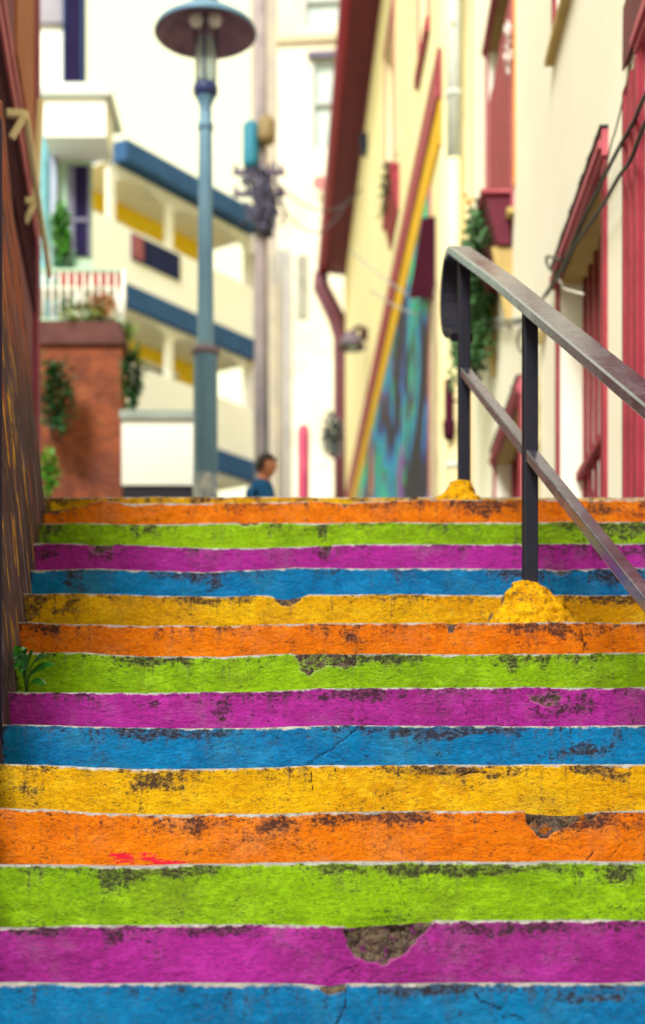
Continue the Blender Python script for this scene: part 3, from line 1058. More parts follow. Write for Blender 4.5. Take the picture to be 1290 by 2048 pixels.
# end strip and rainwater pipe at the far corner
mb = MB()
pY = 20.62
for (z0, z1, m_i, r) in ((ground_z(20.6) - .3, zat(318, pY), 0, .085), (zat(318, pY), 12.7, 1, .088)):
    mb.tube([fr1(pY, .19, z0), fr1(pY, .19, z1)], r, 14, m_i)
for z in (5.2, 7.6, 10.0, 12.0):
    mb.tube([fr1(pY, .19, z), fr1(pY, .19, z + .07)], .102, 14, 1)
dp = mb.build('downpipe', [CREAM2, GREYPAINT])
tag(dp, 'thick rainwater pipe, grey above and cream below, at the corner of the cream house', 'downpipe')
mb = MB()
mb.fbox(fr1, 20.0, 20.06, 0, .012, 2.4, 12.6)
mb.build('corner_strip', OCHRE, h1)

# PVC vent pipe by the far grilled opening
mb = MB()
vY = 13.2
vx = fr1(vY, .075, 0)
zt, zb = zat(748, vY), zat(1010, vY)
mb.lathe((vx.x, vY), [(.062, zb), (.062, zat(890, vY)), (.066, zat(889, vY)), (.066, zat(872, vY)), (.060, zat(871, vY)), (.060, zat(808, vY)), (.065, zat(807, vY)), (.065, zat(800, vY)), (.060, zat(799, vY)),
                      (.060, zt - .05), (.053, zt - .02), (.035, zt - .004), (0, zt)], 24)
vp = mb.build('vent_pipe', painted('cream_pvc', (.84, .74, .45), None, .45, .12, 6, .25, (.15, .1, .03), True, .05, .4))
tag(vp, 'short cream plastic vent pipe with a rounded top beside the grilled opening', 'pipe')
mb = MB()
mb.tube([fr1(vY - .1, .05, zt - .05), fr1(vY - .1, .05, zat(690, vY))], .010, 6)
mb.fbox(fr1, vY - .45, vY - .05, 0, .06, zat(694, vY), zat(683, vY))
tag(mb.build('conduit', CREAM2), 'thin conduit with a small cream bracket on the wall above the vent pipe', 'conduit')

# planter box with ivy under the red shutter
plY0, plY1 = 15.3, 17.0
pl = thing('window_planter', 'crimson timber planter box fixed below the red shutter', 'planter', tuple(fr1(15.6, .15, 6.2)))
mb = MB()
mb.hexa([fr1(15.32, .02, 6.02), fr1(17.2, .02, 6.02), fr1(17.2, .14, 6.02), fr1(15.32, .14, 6.02),
         fr1(15.32, .02, 6.5), fr1(17.2, .02, 6.5), fr1(17.2, .27, 6.5), fr1(15.32, .27, 6.5)])
mb.build('box', DRED, pl, .006)  # shade of the near end put into the box colour as darker crimson
mb = MB()
mb.fbox(fr1, 15.28, 17.24, .0, .31, 6.5, 6.54)
mb.build('rim', PINK, pl, .005)
for a in (15.36, 16.9):
    mb = MB()
    mb.hexa([fr1(a, .0, 5.25), fr1(a + .07, .0, 5.25), fr1(a + .07, .05, 5.25), fr1(a, .05, 5.25),
             fr1(a, .0, 6.01), fr1(a + .07, .0, 6.01), fr1(a + .07, .20, 6.01), fr1(a, .20, 6.01)])
    mb.build('bracket', SOFFIT, pl)
iv = thing('ivy', 'dark green ivy spilling from the crimson planter down the cream wall', 'ivy', tuple(fr1(16.4, .3, 6.4)))
ml, ms = MB(), MB()
for k in range(150):
    u_ = random.random()
    if u_ < .45:                      # thick cushion over the far end of the box
        a, L = random.uniform(16.6, 18.7), random.uniform(.3, .85)
    elif u_ < .75:                    # fringe along the top and front of the box
        a, L = random.uniform(15.6, 17.2), random.uniform(.06, .50)
    else:                             # long trails
        a, L = random.uniform(16.7, 17.9), random.uniform(.8, 1.25)
    top = fr1(a, random.uniform(.10, .36), 6.56 + random.uniform(-.03, .10))
    n = max(3, int(L / .06))
    pts = []
    p = top.copy()
    for m in range(n + 1):
        pts.append(p.copy())
        p = p + Vector((random.uniform(-.022, .024), random.uniform(-.05, .05), -.06))
    ms.tube(pts, .004, 4)
    for q in pts:
        for _ in range(3):
            d = Vector((random.uniform(-1, .6), random.uniform(-1, .5), random.uniform(-.9, .3)))
            ml.leaf(q + Vector((random.uniform(-.05, .05), random.uniform(-.07, .07), random.uniform(-.03, .03))), d, (-.5, -.6, .6), random.uniform(.05, .10), random.uniform(.05, .085))
ms.build('stems', flat('ivy_stem', (.05, .06, .02)), iv)
ml.build('leaves', LEAFD, iv)
# yellow flower at its edge and white blossom by the shutter
mb = MB()
c = P(938, 398, 18.0)
for k in range(14):
    d = Vector((random.uniform(-1, 1), random.uniform(-1, .2), random.uniform(-.8, 1)))
    mb.leaf(c + d * .02, d, (0, -.5, .8), .07, .05)
tag(mb.build('flower', flat('yellow_petal', (.80, .42, .02))), 'single yellow flower beside the ivy of the crimson planter', 'flower')
mb = MB()
for k in range(70):
    c = P(1016 + random.uniform(-5, 5), 50 + 90 * random.random() ** 1.2, 15.2 + random.uniform(-.12, .12))
    d = Vector((random.uniform(-1, 1), random.uniform(-1, .2), random.uniform(-.8, 1)))
    mb.leaf(c, d, (0, -.5, .8), .045, .04)
mb.tube([P(1016, 40, 15.2), P(1015, 95, 15.22), P(1017, 142, 15.2)], .008, 5)
tag(mb.build('blossom', flat('white_petal', (.85, .80, .80))), 'sprig of small white blossom hanging beside the red shutter', 'flower')

# ------------------------------------------------------------------ cables


def cable(name, pts, r, mat, lab, n=6):
    P3 = [Vector(p) for p in pts]
    out = []
    for i in range(len(P3) - 1):
        p0, p1, p2, p3 = P3[max(i - 1, 0)], P3[i], P3[i + 1], P3[min(i + 2, len(P3) - 1)]
        for k in range(6):
            t = k / 6
            out.append(.5 * ((2 * p1) + (p2 - p0) * t + (2 * p0 - 5 * p1 + 4 * p2 - p3) * t * t + (3 * p1 - p0 - 3 * p2 + p3) * t ** 3))
    out.append(P3[-1])
    m = MB()
    m.tube(out, r, n)
    return tag(m.build(name, mat), lab, 'cable', 'cables along the cream house')


def onwall(px, py, off=.05):
    """point on the cream house face seen at that place in the photograph, set OFF metres out from it"""
    # X = W + s Y - off ; px - HX = F X / Y
    Y = (WALL1[0] - off) / ((px - HX) / F - WALL1[1])
    return Vector((WALL1[0] + WALL1[1] * Y - off, Y, (HY - py) / F * Y))


cable('cable', [onwall(*p) for p in ((1400, 20), (1340, 120), (1290, 193), (1268, 242), (1233, 305), (1213, 345), (1190, 392), (1163, 445), (1140, 498), (1118, 545), (1094, 584))] + [onwall(1075, 612), onwall(1045, 641), onwall(985, 652), onwall(940, 655)], .0125, BLACK,
      'black cable crossing the crimson door frame and running under the door fascia')
cable('cable', [onwall(*p, .07) for p in ((1400, 50), (1340, 150), (1290, 248), (1262, 318), (1240, 350), (1224, 378), (1209, 405), (1178, 450), (1150, 490), (1128, 535), (1108, 565), (1094, 590))], .0125, BLACK,
      'lower black cable that sags below its twin beside the grilled door')
cable('cable', [onwall(*p, .04) for p in ((1262, 130), (1248, 190), (1234, 250), (1222, 290), (1212, 330), (1200, 365))], .005, BLACK, 'thin wire dropping from the crimson hood to the door fascia')
cable('cable', [onwall(*p, .07) for p in ((1124, 519), (1112, 517), (1102, 514), (1095, 513), (1093, 522), (1097, 534), (1104, 542), (1112, 546))], .011, BLACK, 'small loop of black cable standing off the wall above the door corner')
cable('cable', [onwall(*p, .05) for p in ((1048, 650), (1040, 662), (1035, 680), (1037, 695), (1043, 705))], .010, BLACK, 'small black loop of cable behind the nearer railing post')
cable('cable', [onwall(*p, .05) for p in ((1045, 637), (1000, 640), (960, 632), (930, 630))] + [P(880, 628, 23.0), P(830, 600, 23.5), P(760, 550, 24), P(700, 500, 26)], .013, GREYWIRE, 'upper grey cable slung from the cream house towards the mural')
cable('cable', [onwall(*p, .05) for p in ((1045, 645), (1000, 651), (940, 656))] + [P(895, 648, 23.0), P(845, 632, 23.5), P(790, 612, 24), P(740, 580, 26)], .015, GREYWIRE, 'lower grey cable slung from the cream house across the mural')
cable('cable', [P(906, 45, 20.5), P(880, 100, 23.5), P(850, 160, 25.5), P(800, 255, 30), P(780, 300, 33)], .02, flat('yellowed_cable', (.62, .50, .12), .5), 'yellowed cable strung above the ochre band of the second house')
cable('cable', [onwall(*p, .04) for p in ((1117, 556), (1124, 570), (1130, 578), (1150, 584), (1166, 588))], .009, flat('white_cable', (.75, .7, .62), .5), 'pale cable clipped across the top corner of the grilled door')

# ------------------------------------------------------------------ second house, with the mural
fr2 = frame((2.255, 0), (-.0345, 1), (-1, -.0345))


def on2(px, py, off=0.0):
    Y = (2.255 - off) / ((px - HX) / F + .0345)
    return Y, (HY - py) / F * Y


h2 = thing('mural_house', 'yellowish house with a dark red roof edge and a painted mural at street level', 'house', (1.4, 30, 4))
Yn, Yf = 20.78, 46.5
EA = 17.4
BZ1, BZ0 = 12.55, 10.35
wins = [(28.4, 30.2, 12.5, 15.3, .10), (22.3, 23.6, 11.95, 15.2, .10)]
lowwin = [(28.8, 31.0, 12.9, 12.91, .01)]
mb = holed_wall(MB(), fr2, Yn, Yf, 0.5, EA, wins, 6.0, 0, 1, 0)
mb.build('wall', [CREAM2, PALEGLASS], h2)
# string course: crimson over ochre
ya = on2(862, 225)[0]
mb = MB()
z_r1, z_r0, z_o0 = zat(400, on2(818, 400)[0]), zat(400, on2(836, 400)[0]), 0
zr = on2(817, 400)[1]
mb.hexa([fr2(Yn - .05, .0, zr - .69), fr2(Yf, .0, zr - .69), fr2(Yf, .05, zr - .67), fr2(Yn - .05, .05, zr - .67),
         fr2(Yn - .05, .0, zr), fr2(Yf, .0, zr), fr2(Yf, .05, zr - .04), fr2(Yn - .05, .05, zr - .04)])
mb.build('string_course', RED, h2)
mb = MB()
mb.fbox(fr2, Yn - .04, Yf, .0, .03, zr - 1.27, zr - .70)
mb.build('ochre_band', OCHRE, h2)
mb = MB()
mb.fbox(fr2, Yn - .045, Yf, .05, .07, zr - .66, zr - .54)
mb.build('moulding', PINK, h2)
# mural below the band
mb = MB()
mb.fbox(fr2, 22.1, Yf - .4, .0, .02, 1.0, zr - 1.275)
mb.build('mural', mural_mat(), h2)
# end wall facing down the stairs: bare render, pink edge, dark hatch
mb = MB()
mb.fbox(fr2, 21.0, 21.95, .0, .02, 2.2, zat(585, 21.5))
mb.build('end_panel', painted('flaking_render', (.62, .52, .36), (.45, .36, .24), .9, .3, 3, .5, (.12, .09, .06)), h2)
mb = MB()
mb.fbox(fr2, 21.97, 22.09, .0, .03, 2.2, zr - 1.28)
mb.build('corner_bead', PINK, h2)
mb = MB()
mb.hexa([P(817, 596, 21.4), P(878, 596, 21.4), P(878, 596, 21.7), P(817, 596, 23.4), P(845, 436, 21.4), P(887, 430, 21.4), P(887, 430, 21.7), P(845, 436, 23.2)])
mb.build('awning', MAROON, h2)
mb = MB()
mb.hexa([P(868, 620, 21.75), P(886, 620, 21.75), P(886, 620, 21.9), P(868, 620, 21.9), P(868, 520, 21.75), P(886, 520, 21.75), P(886, 520, 21.9), P(868, 520, 21.9)])
mb.build('awning_side', SOFFIT, h2)
# roof with deep dark red eave
mb = MB()
e0 = .62
mb.hexa([fr2(Yn, -.01, EA - .12), fr2(Yf - .2, -.01, EA - .12), fr2(Yf - .2, e0, EA - .05), fr2(Yn, e0, EA - .05),
         fr2(Yn, -.01, EA + .3), fr2(Yf - .2, -.01, EA + .3), fr2(Yf - .2, e0, EA + .08), fr2(Yn, e0, EA + .08)])
mb.build('eave', DRED, h2)
mb = MB()
mb.tube([fr2(Yn, e0 + .08, EA), fr2(Yf - .1, e0 + .08, EA)], .12, 12)
mb.build('gutter', flat('crimson_gutter', (.36, .018, .07)), h2)
mb = MB()
mb.hexa([fr2(Yn, .3, EA + .26), fr2(Yf - .2, .3, EA + .26), fr2(Yf - .2, -6, EA + .26), fr2(Yn, -6, EA + .26),
         fr2(Yn, .1, EA + .34), fr2(Yf - .2, .1, EA + .34), fr2(Yf - .2, -3, EA + 2), fr2(Yn, -3, EA + 2)])
mb.build('roof', DRED, h2)
mb = MB()
q0, q1, q2 = fr2(Yf - .2, e0 + .08, EA - .05), fr2(Yf - .1, .25, EA - 1.3), fr2(Yf - .1, .14, EA - 1.9)
mb.tube([q0, q0 + Vector((0, 0, -.4)), q1, q2, fr2(Yf - .1, .14, 5)], [.20, .24, .26, .19, .17], 12)
mb.build('downpipe', flat('mauve_pipe', (.15, .045, .075)), h2)
# windows of the upper storey
for (a0, a1, z0, z1, d) in wins:
    m = MB()
    m.fbox(fr2, a0 - .12, a0, 0, .03, z0 - .1, z1 + .1)
    m.build('window_jamb', PINK, h2)
    m = MB()
    m.fbox(fr2, a1, a1 + .12, 0, .03, z0 - .1, z1 + .1)
    m.fbox(fr2, a0 - .12, a1 + .12, 0, .05, z1 + .1, z1 + .25)
    w = m.build('window_frame', PINK, h2)
    m = MB()
    m.fbox(fr2, a0 - .2, a1 + .2, 0, .07, z0 - .3, z0 - .1)
    m.build('sill', RED, w)
    m = MB()
    for k in (1, 2):
        aa = a0 + (a1 - a0) * k / 3
        m.fbox(fr2, aa - .05, aa + .05, -.16, -.10, z0, z1)
    m.fbox(fr2, a0, a1, -.155, -.11, (z0 + z1) / 2 - .05, (z0 + z1) / 2 + .05)
    m.build('glazing_bars', WTRIM, w)
# lower planter on that facade
yp = on2(779, 400, .1)[0]
zp = zat(370, yp)
mb = MB()
mb.hexa([fr2(yp - .9, .0, zp - .8), fr2(yp + .9, .0, zp - .8), fr2(yp + .9, .04, zp - .8), fr2(yp - .9, .04, zp - .8),
         fr2(yp - .9, .0, zp), fr2(yp + .9, .0, zp), fr2(yp + .9, .18, zp), fr2(yp - .9, .18, zp)])
p2 = mb.build('window_planter', RED)
tag(p2, 'tapering red planter box on the yellowish house above the ochre band', 'planter')
mb = MB()
for k in range(160):
    c = fr2(yp + random.uniform(-.9, .9), random.uniform(.02, .24), zp + random.uniform(-.35, .12))
    mb.leaf(c, Vector((random.uniform(-1, 1), random.uniform(-1, 1), random.uniform(-.6, 1))), (0, -.5, .8), .12, .09)
tag(mb.build('planter_plant', LEAFDK), 'dark bushy plant growing in the tapering red planter box', 'plant')


# wall lamps on the second house
def wall_lamp(px, py, Y, r, lab, m1, m2):
    c = P(px, py, Y)
    t = thing('wall_lamp', lab, 'lamp', tuple(c), 'lamps on the yellowish house')
    wx = 2.255 - .0345 * Y
    m = MB()
    m.tube([Vector((wx, Y, c.z + .25)), Vector(((c.x + wx) / 2, Y, c.z + .42)), Vector((c.x, Y, c.z + r))], .05, 8)
    m.tube([Vector((wx - .06, Y, c.z + .25 - .12)), Vector((wx - .06, Y, c.z + .37))], .10, 10)
    m.build('arm', m2, t)
    m = MB()
    m.lathe((c.x, Y), [(0, c.z + r * 1.1), (r * .45, c.z + r * .9), (r * .9, c.z + r * .2), (r * 1.05, c.z - r * .25), (r * .9, c.z - r * .2), (r * .4, c.z + r * .6), (0, c.z + r * .8)][::-1], 20)
    m.build('shade', m1, t)
    m = MB()
    m.lathe((c.x, Y), [(0, c.z - r * .5), (r * .35, c.z - r * .3), (r * .4, c.z), (r * .2, c.z + r * .5), (0, c.z + r * .55)], 14)
    m.build('bulb', PALEGLASS, t)
    return t


wall_lamp(738, 302, 36, .20, 'small dark blue wall lamp high on the yellowish house', flat('navy_enamel', (.02, .06, .13), .4), LAMPDARK)
wall_lamp(703, 690, 36, .30, 'large mauve-grey wall lamp low on the yellowish house', flat('mauve_enamel', (.16, .12, .17), .4), MAROON)
# maroon capped pipe behind the looped railing post
mb = MB()
cY = 20.5
cp = P(898, 800, cY)
mb.lathe((cp.x, cY), [(0, zat(881, cY)), (.05, zat(880, cY)), (.075, zat(872, cY)), (.085, zat(845, cY)), (.060, zat(838, cY)), (.058, zat(760, cY)), (.0, zat(756, cY))], 20)
mb.tube([(cp.x, cY, zat(800, cY)), (cp.x + .5, cY + .3, zat(800, cY))], .02, 6)
tag(mb.build('capped_pipe', MAROON), 'long maroon capped pipe with a swollen lower end hanging at the house corner', 'capped_pipe')
mb = MB()
yY = 21.6
yy = P(903, 700, yY)
mb.tube([(yy.x, yY, zat(905, yY)), (yy.x, yY, zat(560, yY))], .032, 10, 0)
mb.tube([(yy.x, yY, zat(905, yY)), (yy.x - .05, yY, zat(940, yY)), (yy.x - .16, yY, zat(990, yY)), (yy.x - .2, yY, zat(1040, yY))], .032, 10, 1)
yp_ = mb.build('gas_pipe', [flat('yellow_pipe_paint', (.88, .55, .01)), MAROON])
tag(yp_, 'thin yellow pipe with a bent dark lower end at the house corner', 'pipe')

# ------------------------------------------------------------------ street lamp
LY = 16.0
lx = P(411, 500, LY).x
gz0 = ground_z(LY)


def lz(py):
    return zat(py, LY)


lamp = thing('street_lamp', 'blue street lamp with a wide plum-coloured dish shade', 'street lamp', (lx, LY, gz0))
mb = MB()
mb.lathe((lx, LY), [(.0, gz0 - .1), (.24, gz0 - .1), (.24, gz0 + .2), (.17, gz0 + .32), (.13, gz0 + .4), (.122, lz(960)), (.120, lz(710)), (.128, lz(705)), (.128, lz(697)), (.085, lz(692)), (.078, lz(560)), (.070, lz(330)), (.066, lz(262))], 32)
mb.build('pole', LAMPBLUE, lamp)
mb = MB()
mb.lathe((lx, LY), [(.122, lz(712)), (.142, lz(709)), (.142, lz(700)), (.10, lz(694)), (.08, lz(688))], 32)
mb.build('collar', flat('rusty_mauve_collar', (.22, .16, .20)), lamp)
sm_ = NT('peeling_poster_paper')
mb = MB()
mb.lathe((lx, LY), [(.124, lz(1030)), (.1255, lz(1028)), (.1245, lz(952)), (.123, lz(950))], 32)
mb.build('sticker', sm_.done(sm_.mix(sm_.ramp(sm_.noise(9, 5, .7), .4, .6), (.62, .66, .66), (.22, .30, .40)), .8), lamp)
mb = MB()
mb.lathe((lx, LY), [(.066, lz(262)), (.078, lz(260)), (.078, lz(248)), (.062, lz(244)), (.058, lz(215)), (.075, lz(205)), (.095, lz(196))], 28)
mb.build('neck', LAMPBLUE, lamp)
mb = MB()
mb.lathe((lx, LY), [(.095, lz(196)), (.120, lz(188)), (.125, lz(180)), (.118, lz(172)), (.09, lz(167)), (.0, lz(166))], 28)
mb.build('fitting', LAMPDARK, lamp)
mb = MB()
mb.lathe((lx, LY), [(0, lz(168)), (.085, lz(167)), (.10, lz(150)), (.105, lz(110)), (.085, lz(75)), (.0, lz(70))], 24)
gl = NT('lamp_glass')
gl.b.inputs['Transmission Weight'].default_value = .65
gl.b.inputs['IOR'].default_value = 1.15
mb.build('glass', gl.done((.55, .66, .68), .25, None, 0, .5), lamp)
for k in range(3):
    a = math.radians(30 + 120 * k)
    mb = MB()
    c, s_ = math.cos(a), math.sin(a)
    mb.tube([(lx + .105 * c, LY + .105 * s_, lz(172)), (lx + .115 * c, LY + .115 * s_, lz(110)), (lx + .13 * c, LY + .13 * s_, lz(40))], .013, 8)
    mb.build('rod', LAMPDARK, lamp)
zr_ = lz(66)
mb = MB()
mb.lathe((lx, LY), [(.0, zr_ + .235), (.12, zr_ + .225), (.30, zr_ + .13), (.46, zr_ + .03), (.505, zr_ - .012)], 48, 0)
mb.lathe((lx, LY), [(.505, zr_ - .012), (.515, zr_ + .0), (.49, zr_ + .05), (.31, zr_ + .17), (.13, zr_ + .27), (.0, zr_ + .29)], 48, 1)
mb.build('lamp_shade', [SHADEIN, LAMPBLUE], lamp)
for sx in (-1, 1):
    mb = MB()
    mb.lathe((lx + sx * .095, LY - .02), [(0, zr_ + .05), (.05, zr_ + .065), (.075, zr_ + .12), (.06, zr_ + .18), (0, zr_ + .2)], 16)
    mb.build('bulb', flat('frosted_bulb', (.86, .88, .82), .3), lamp)
mb = MB()
mb.lathe((lx, LY), [(.11, zr_ + .27), (.13, zr_ + .33), (.10, zr_ + .40), (.04, zr_ + .45), (.0, zr_ + .52)], 24)
mb.build('finial', LAMPBLUE, lamp)

# ------------------------------------------------------------------ left-hand house with bracketed awning frame
frL = frame((-.957 * 1.0, 0), (-.112, 1), (1, .112))
FLY0, FLY1 = 9.6, 14.2


def onL(px, py, off=0.0):
    Y = (-.957 + off) / ((px - HX) / F + .112)
    return Y, (HY - py) / F * Y


hl = thing('shaded_house', 'narrow brown and plum house seen edge-on beyond the dark wall', 'house', (-2.6, 12, 2))
mb = MB()
mb.fbox(frL, FLY0, FLY1, -3.5, 0, 1.2, 9.5)
mb.build('wall', painted('plum_boards', (.23, .075, .09), (.16, .05, .07), .8, .2, 3, .3, (.03, .01, .02)), hl)
for (pxa, pya, dz, off, m, nm) in ((22, 100, .10, .03, PINK, 'string_course'), (50, 330, .12, .03, PINK, 'string_course'), (12, 150, .5, .012, MAROON, 'shop_band'), (30, 350, .55, .012, MAROON, 'shop_band')):
    Yq, zq = onL(pxa, pya, off)
    mb = MB()
    mb.fbox(frL, FLY0, FLY1 + .01, .0, off + .01, zq - dz / 2, zq + dz / 2)
    mb.build(nm, m, hl)
Yq, zq = onL(40, 120)
mb = MB()
mb.fbox(frL, Yq - .5, FLY1 - .5, .0, .02, zq - .2, zq + 2.2)
mb.build('panel', painted('rust_panel', (.42, .15, .07), None, .8, .2, 3, .2), hl)
mb = MB()
mb.fbox(frL, FLY1 - .42, FLY1 + .012, .0, .035, 1.5, 9.4)
mb.build('corner_board', painted('plum_corner', (.30, .045, .10), None, .7, .2, 3, .2), hl)
# awning frame
af = thing('awning_frame', 'cream timber awning frame with angled arms on the narrow plum house', 'awning frame', tuple(frL(11.5, .2, 4)))
AY = 10.9
offs = (50 - HX) / F * AY + .957 + .112 * AY
z_t = zat(226, AY)
mb = MB()
mb.bar(frL(AY, 0, z_t), frL(AY, offs, z_t), .045, .05)
mb.bar(frL(AY, offs, z_t), frL(AY, .05, z_t - .17), .04, .04)
mb.build('arm', CREAM2, af, .004)
mb = MB()
mb.bar(frL(AY, offs, z_t), frL(AY + 2.9, offs * .95, z_t - .02), .04, .05)
mb.build('rail', CREAM2, af, .004)
AY2 = 12.6
mb = MB()
z2 = zat(402, AY2)
o2 = (70 - HX) / F * AY2 + .957 + .112 * AY2
mb.bar(frL(AY2, 0, z2), frL(AY2, o2, z2), .05, .05)
mb.bar(frL(AY2, o2, z2), frL(AY2, .02, z2 - .17), .04, .04)
mb.build('arm', CREAM2, af, .004)
mb = MB()
mb.bar(frL(AY2, o2, z2), frL(AY2 + .2, o2 + .03, z2 + .9), .045, .05)
mb.build('upright', CREAM2, af, .004)
# cream painted post below
mb = MB()
cY = 14.6
c0, c1 = P(76, 1000, cY), P(66, 640, cY)
mb.bar((c0.x, cY, 1.9), (c1.x, cY, zat(560, cY)), .085, .085)
tag(mb.build('gate_post', painted('cream_post_paint', (.66, .52, .30), (.5, .36, .2), .8, .2, 5, .4, (.1, .05, .03))), 'stained cream gate post beyond the end of the dark wall', 'post')

# ------------------------------------------------------------------ brick wall, terrace railing and plants
BY = 20.5
bx0, bx1 = P(60, 800, BY).x, P(243, 800, BY).x
bz = zat(690, BY)
bw = thing('brick_wall', 'orange-red brick wall with a dark coping below the potted terrace', 'wall', ((bx0 + bx1) / 2, BY, 3))
mb = MB()
mb.box(bx0 - 2, bx1, BY, BY + .45, 1.5, bz)
mb.build('brickwork', BRICK, bw)
mb = MB()
mb.box(bx0 - 2, bx1 + .03, BY - .06, BY + .5, bz, bz + .16)
mb.box(bx0 - 2, bx1 - .02, BY - .02, BY + .46, bz + .16, bz + .30)
mb.build('coping', painted('dark_coping', (.13, .05, .045), None, .85, .3, 3, .3), bw)
TZ = bz + .30
rl = thing('terrace_railing', 'pale metal railing along the terrace above the brick wall', 'railing', ((bx0 + bx1) / 2, BY + .2, TZ))
mb = MB()
mb.bar((bx0 - 1, BY + .22, zat(528, BY)), (bx1, BY + .22, zat(528, BY)), .05, .04)
mb.bar((bx0 - 1, BY + .22, TZ + .1), (bx1, BY + .22, TZ + .1), .04, .03)
mb.build('rail', MINT, rl)
n = 22
for k in range(n):
    x = bx0 - 1 + (bx1 - bx0 + 1) * k / (n - 1)
    mb = MB()
    mb.tube([(x, BY + .22, TZ), (x, BY + .22, zat(528, BY))], .016 if 0 < k < n - 1 else .03, 6)
    mb.build('baluster', WTRIM, rl)
# pots on the terrace, standing on a plank shelf behind the rails
mb = MB()
sz = zat(580, BY + .5)
mb.box(bx0 - .6, bx1 - .02, BY + .36, BY + .72, sz - .04, sz)
for k in range(4):
    x = bx0 - .5 + (bx1 - bx0 + .42) * k / 3
    mb.box(x - .03, x + .03, BY + .38, BY + .70, TZ - .3, sz - .04)
tag(mb.build('pot_shelf', WTRIM), 'white plank shelf carrying red flower pots behind the terrace railing', 'shelf')
potc = [(130, 'red flower pot below the tall green creeper'), (147, 'red flower pot just right of the one below the green creeper'), (168, 'small red flower pot near the middle of the terrace shelf'), (198, 'red flower pot third from the right-hand end of the terrace shelf'),
        (216, 'red flower pot second from the right-hand end of the terrace shelf'), (232, 'red flower pot at the right-hand end of the terrace shelf')]
for k, (pp, lab) in enumerate(potc):
    c = P(pp, 560, BY + .53)
    r = .075 if k in (2,) else .095
    mb = MB()
    mb.lathe((c.x, c.y), [(0, sz), (r * .7, sz), (r, sz + .2), (r * 1.1, sz + .21), (r * 1.1, sz + .25), (r * .9, sz + .25), (r * .85, sz + .2), (0, sz + .2)], 16)
    tag(mb.build('flower_pot', TERRA), lab, 'flower pot', 'red flower pots on the terrace')


def bush(name, px, py, Y, rx, rz, n, L, mat, lab, ry=None, cat='plant'):
    c = P(px, py, Y)
    ry = ry or rx
    t = thing(name, lab, cat, (c.x, Y, c.z - rz))
    m, st = MB(), MB()
    for k in range(max(5, n // 60)):
        a = random.uniform(0, 6.28)
        r = random.random() ** .5
        st.tube([(c.x + .2 * rx * math.cos(a), Y + .2 * ry * math.sin(a), c.z - rz), (c.x + r * .8 * rx * math.cos(a), Y + r * ry * .8 * math.sin(a), c.z + rz * random.uniform(-.2, .8))], .012, 5)
    for k in range(n):
        while True:
            u = Vector((random.uniform(-1, 1), random.uniform(-1, 1), random.uniform(-1, 1)))
            if u.length < 1 and random.random() < .35 + .65 * u.length:
                break
        lump = .75 + .35 * math.sin(u.x * 5 + u.z * 3 + px) * math.cos(u.z * 4 + u.y * 3)
        p = c + Vector((u.x * rx * lump, u.y * ry * lump, u.z * rz * lump))
        d = Vector((u.x + random.uniform(-.6, .6), u.y - .3, u.z * .6 + random.uniform(-.5, .5)))
        m.leaf(p, d, (0, -.4, .9), L * random.uniform(.6, 1.2), L * random.uniform(.4, .8))
    st.build('stem', flat('brown_twig', (.07, .045, .02)), t)
    m.build('foliage', mat, t)
    return t


bush('shrub', 112, 790, BY - .45, .24, .55, 420, .12, LEAFDK, 'dark shrub hanging against the left part of the brick wall')
bush('shrub', 97, 945, BY - .5, .12, .34, 200, .10, LEAFB, 'bright green shrub at the foot of the brick wall')
bush('creeper', 122, 462, BY + .9, .12, .42, 300, .12, LEAFB, 'tall bright green creeper beside the dark window')
bush('creeper', 128, 560, BY + .95, .16, .70, 420, .12, LEAFT, 'pale teal creeper climbing behind the terrace railing')
bush('potted_plant', 165, 628, BY + .18, .36, .12, 220, .09, leaf_mat('olive_leaf', (.14, .22, .03), (.30, .30, .06)), 'low olive green plant along the terrace edge')
bush('potted_plant', 205, 610, BY + .20, .16, .20, 150, .09, leaf_mat('rusty_leaf', (.36, .20, .03), (.46, .10, .05)), 'rust and gold plant among the terrace pots')
bush('potted_plant', 252, 660, BY + .3, .14, .10, 120, .08, leaf_mat('lime_leaf', (.20, .34, .03), (.10, .25, .03)), 'lime green plant spilling from the end of the brick wall')
# white garden wall right of the brick wall
GY = 19.0
gx0, gx1 = P(243, 900, GY).x, P(388, 900, GY).x
gw = thing('white_wall', 'plain white garden wall with a grey coping and a dark base', 'wall', ((gx0 + gx1) / 2, GY, 3))
mb = MB()
mb.box(gx0, gx1, GY, GY + .3, zat(970, GY), zat(838, GY))
mb.build('panel', WHITE, gw)
mb = MB()
mb.box(gx0 - .02, gx1 + .02, GY - .05, GY + .35, zat(838, GY), zat(822, GY))
mb.build('coping', painted('grey_green_coping', (.36, .42, .38), None, .8, .2, 3, .2), gw)
mb = MB()
mb.box(gx0 + .02, gx1 - .02, GY + .03, GY + .27, 1.8, zat(970, GY))
mb.build('base', flat('near_black_paint', (.014, .014, .03)), gw)
bush('shrub', 265, 755, GY + 1.2, .13, .42, 260, .12, LEAFDK, 'dark narrow shrub behind the white garden wall')

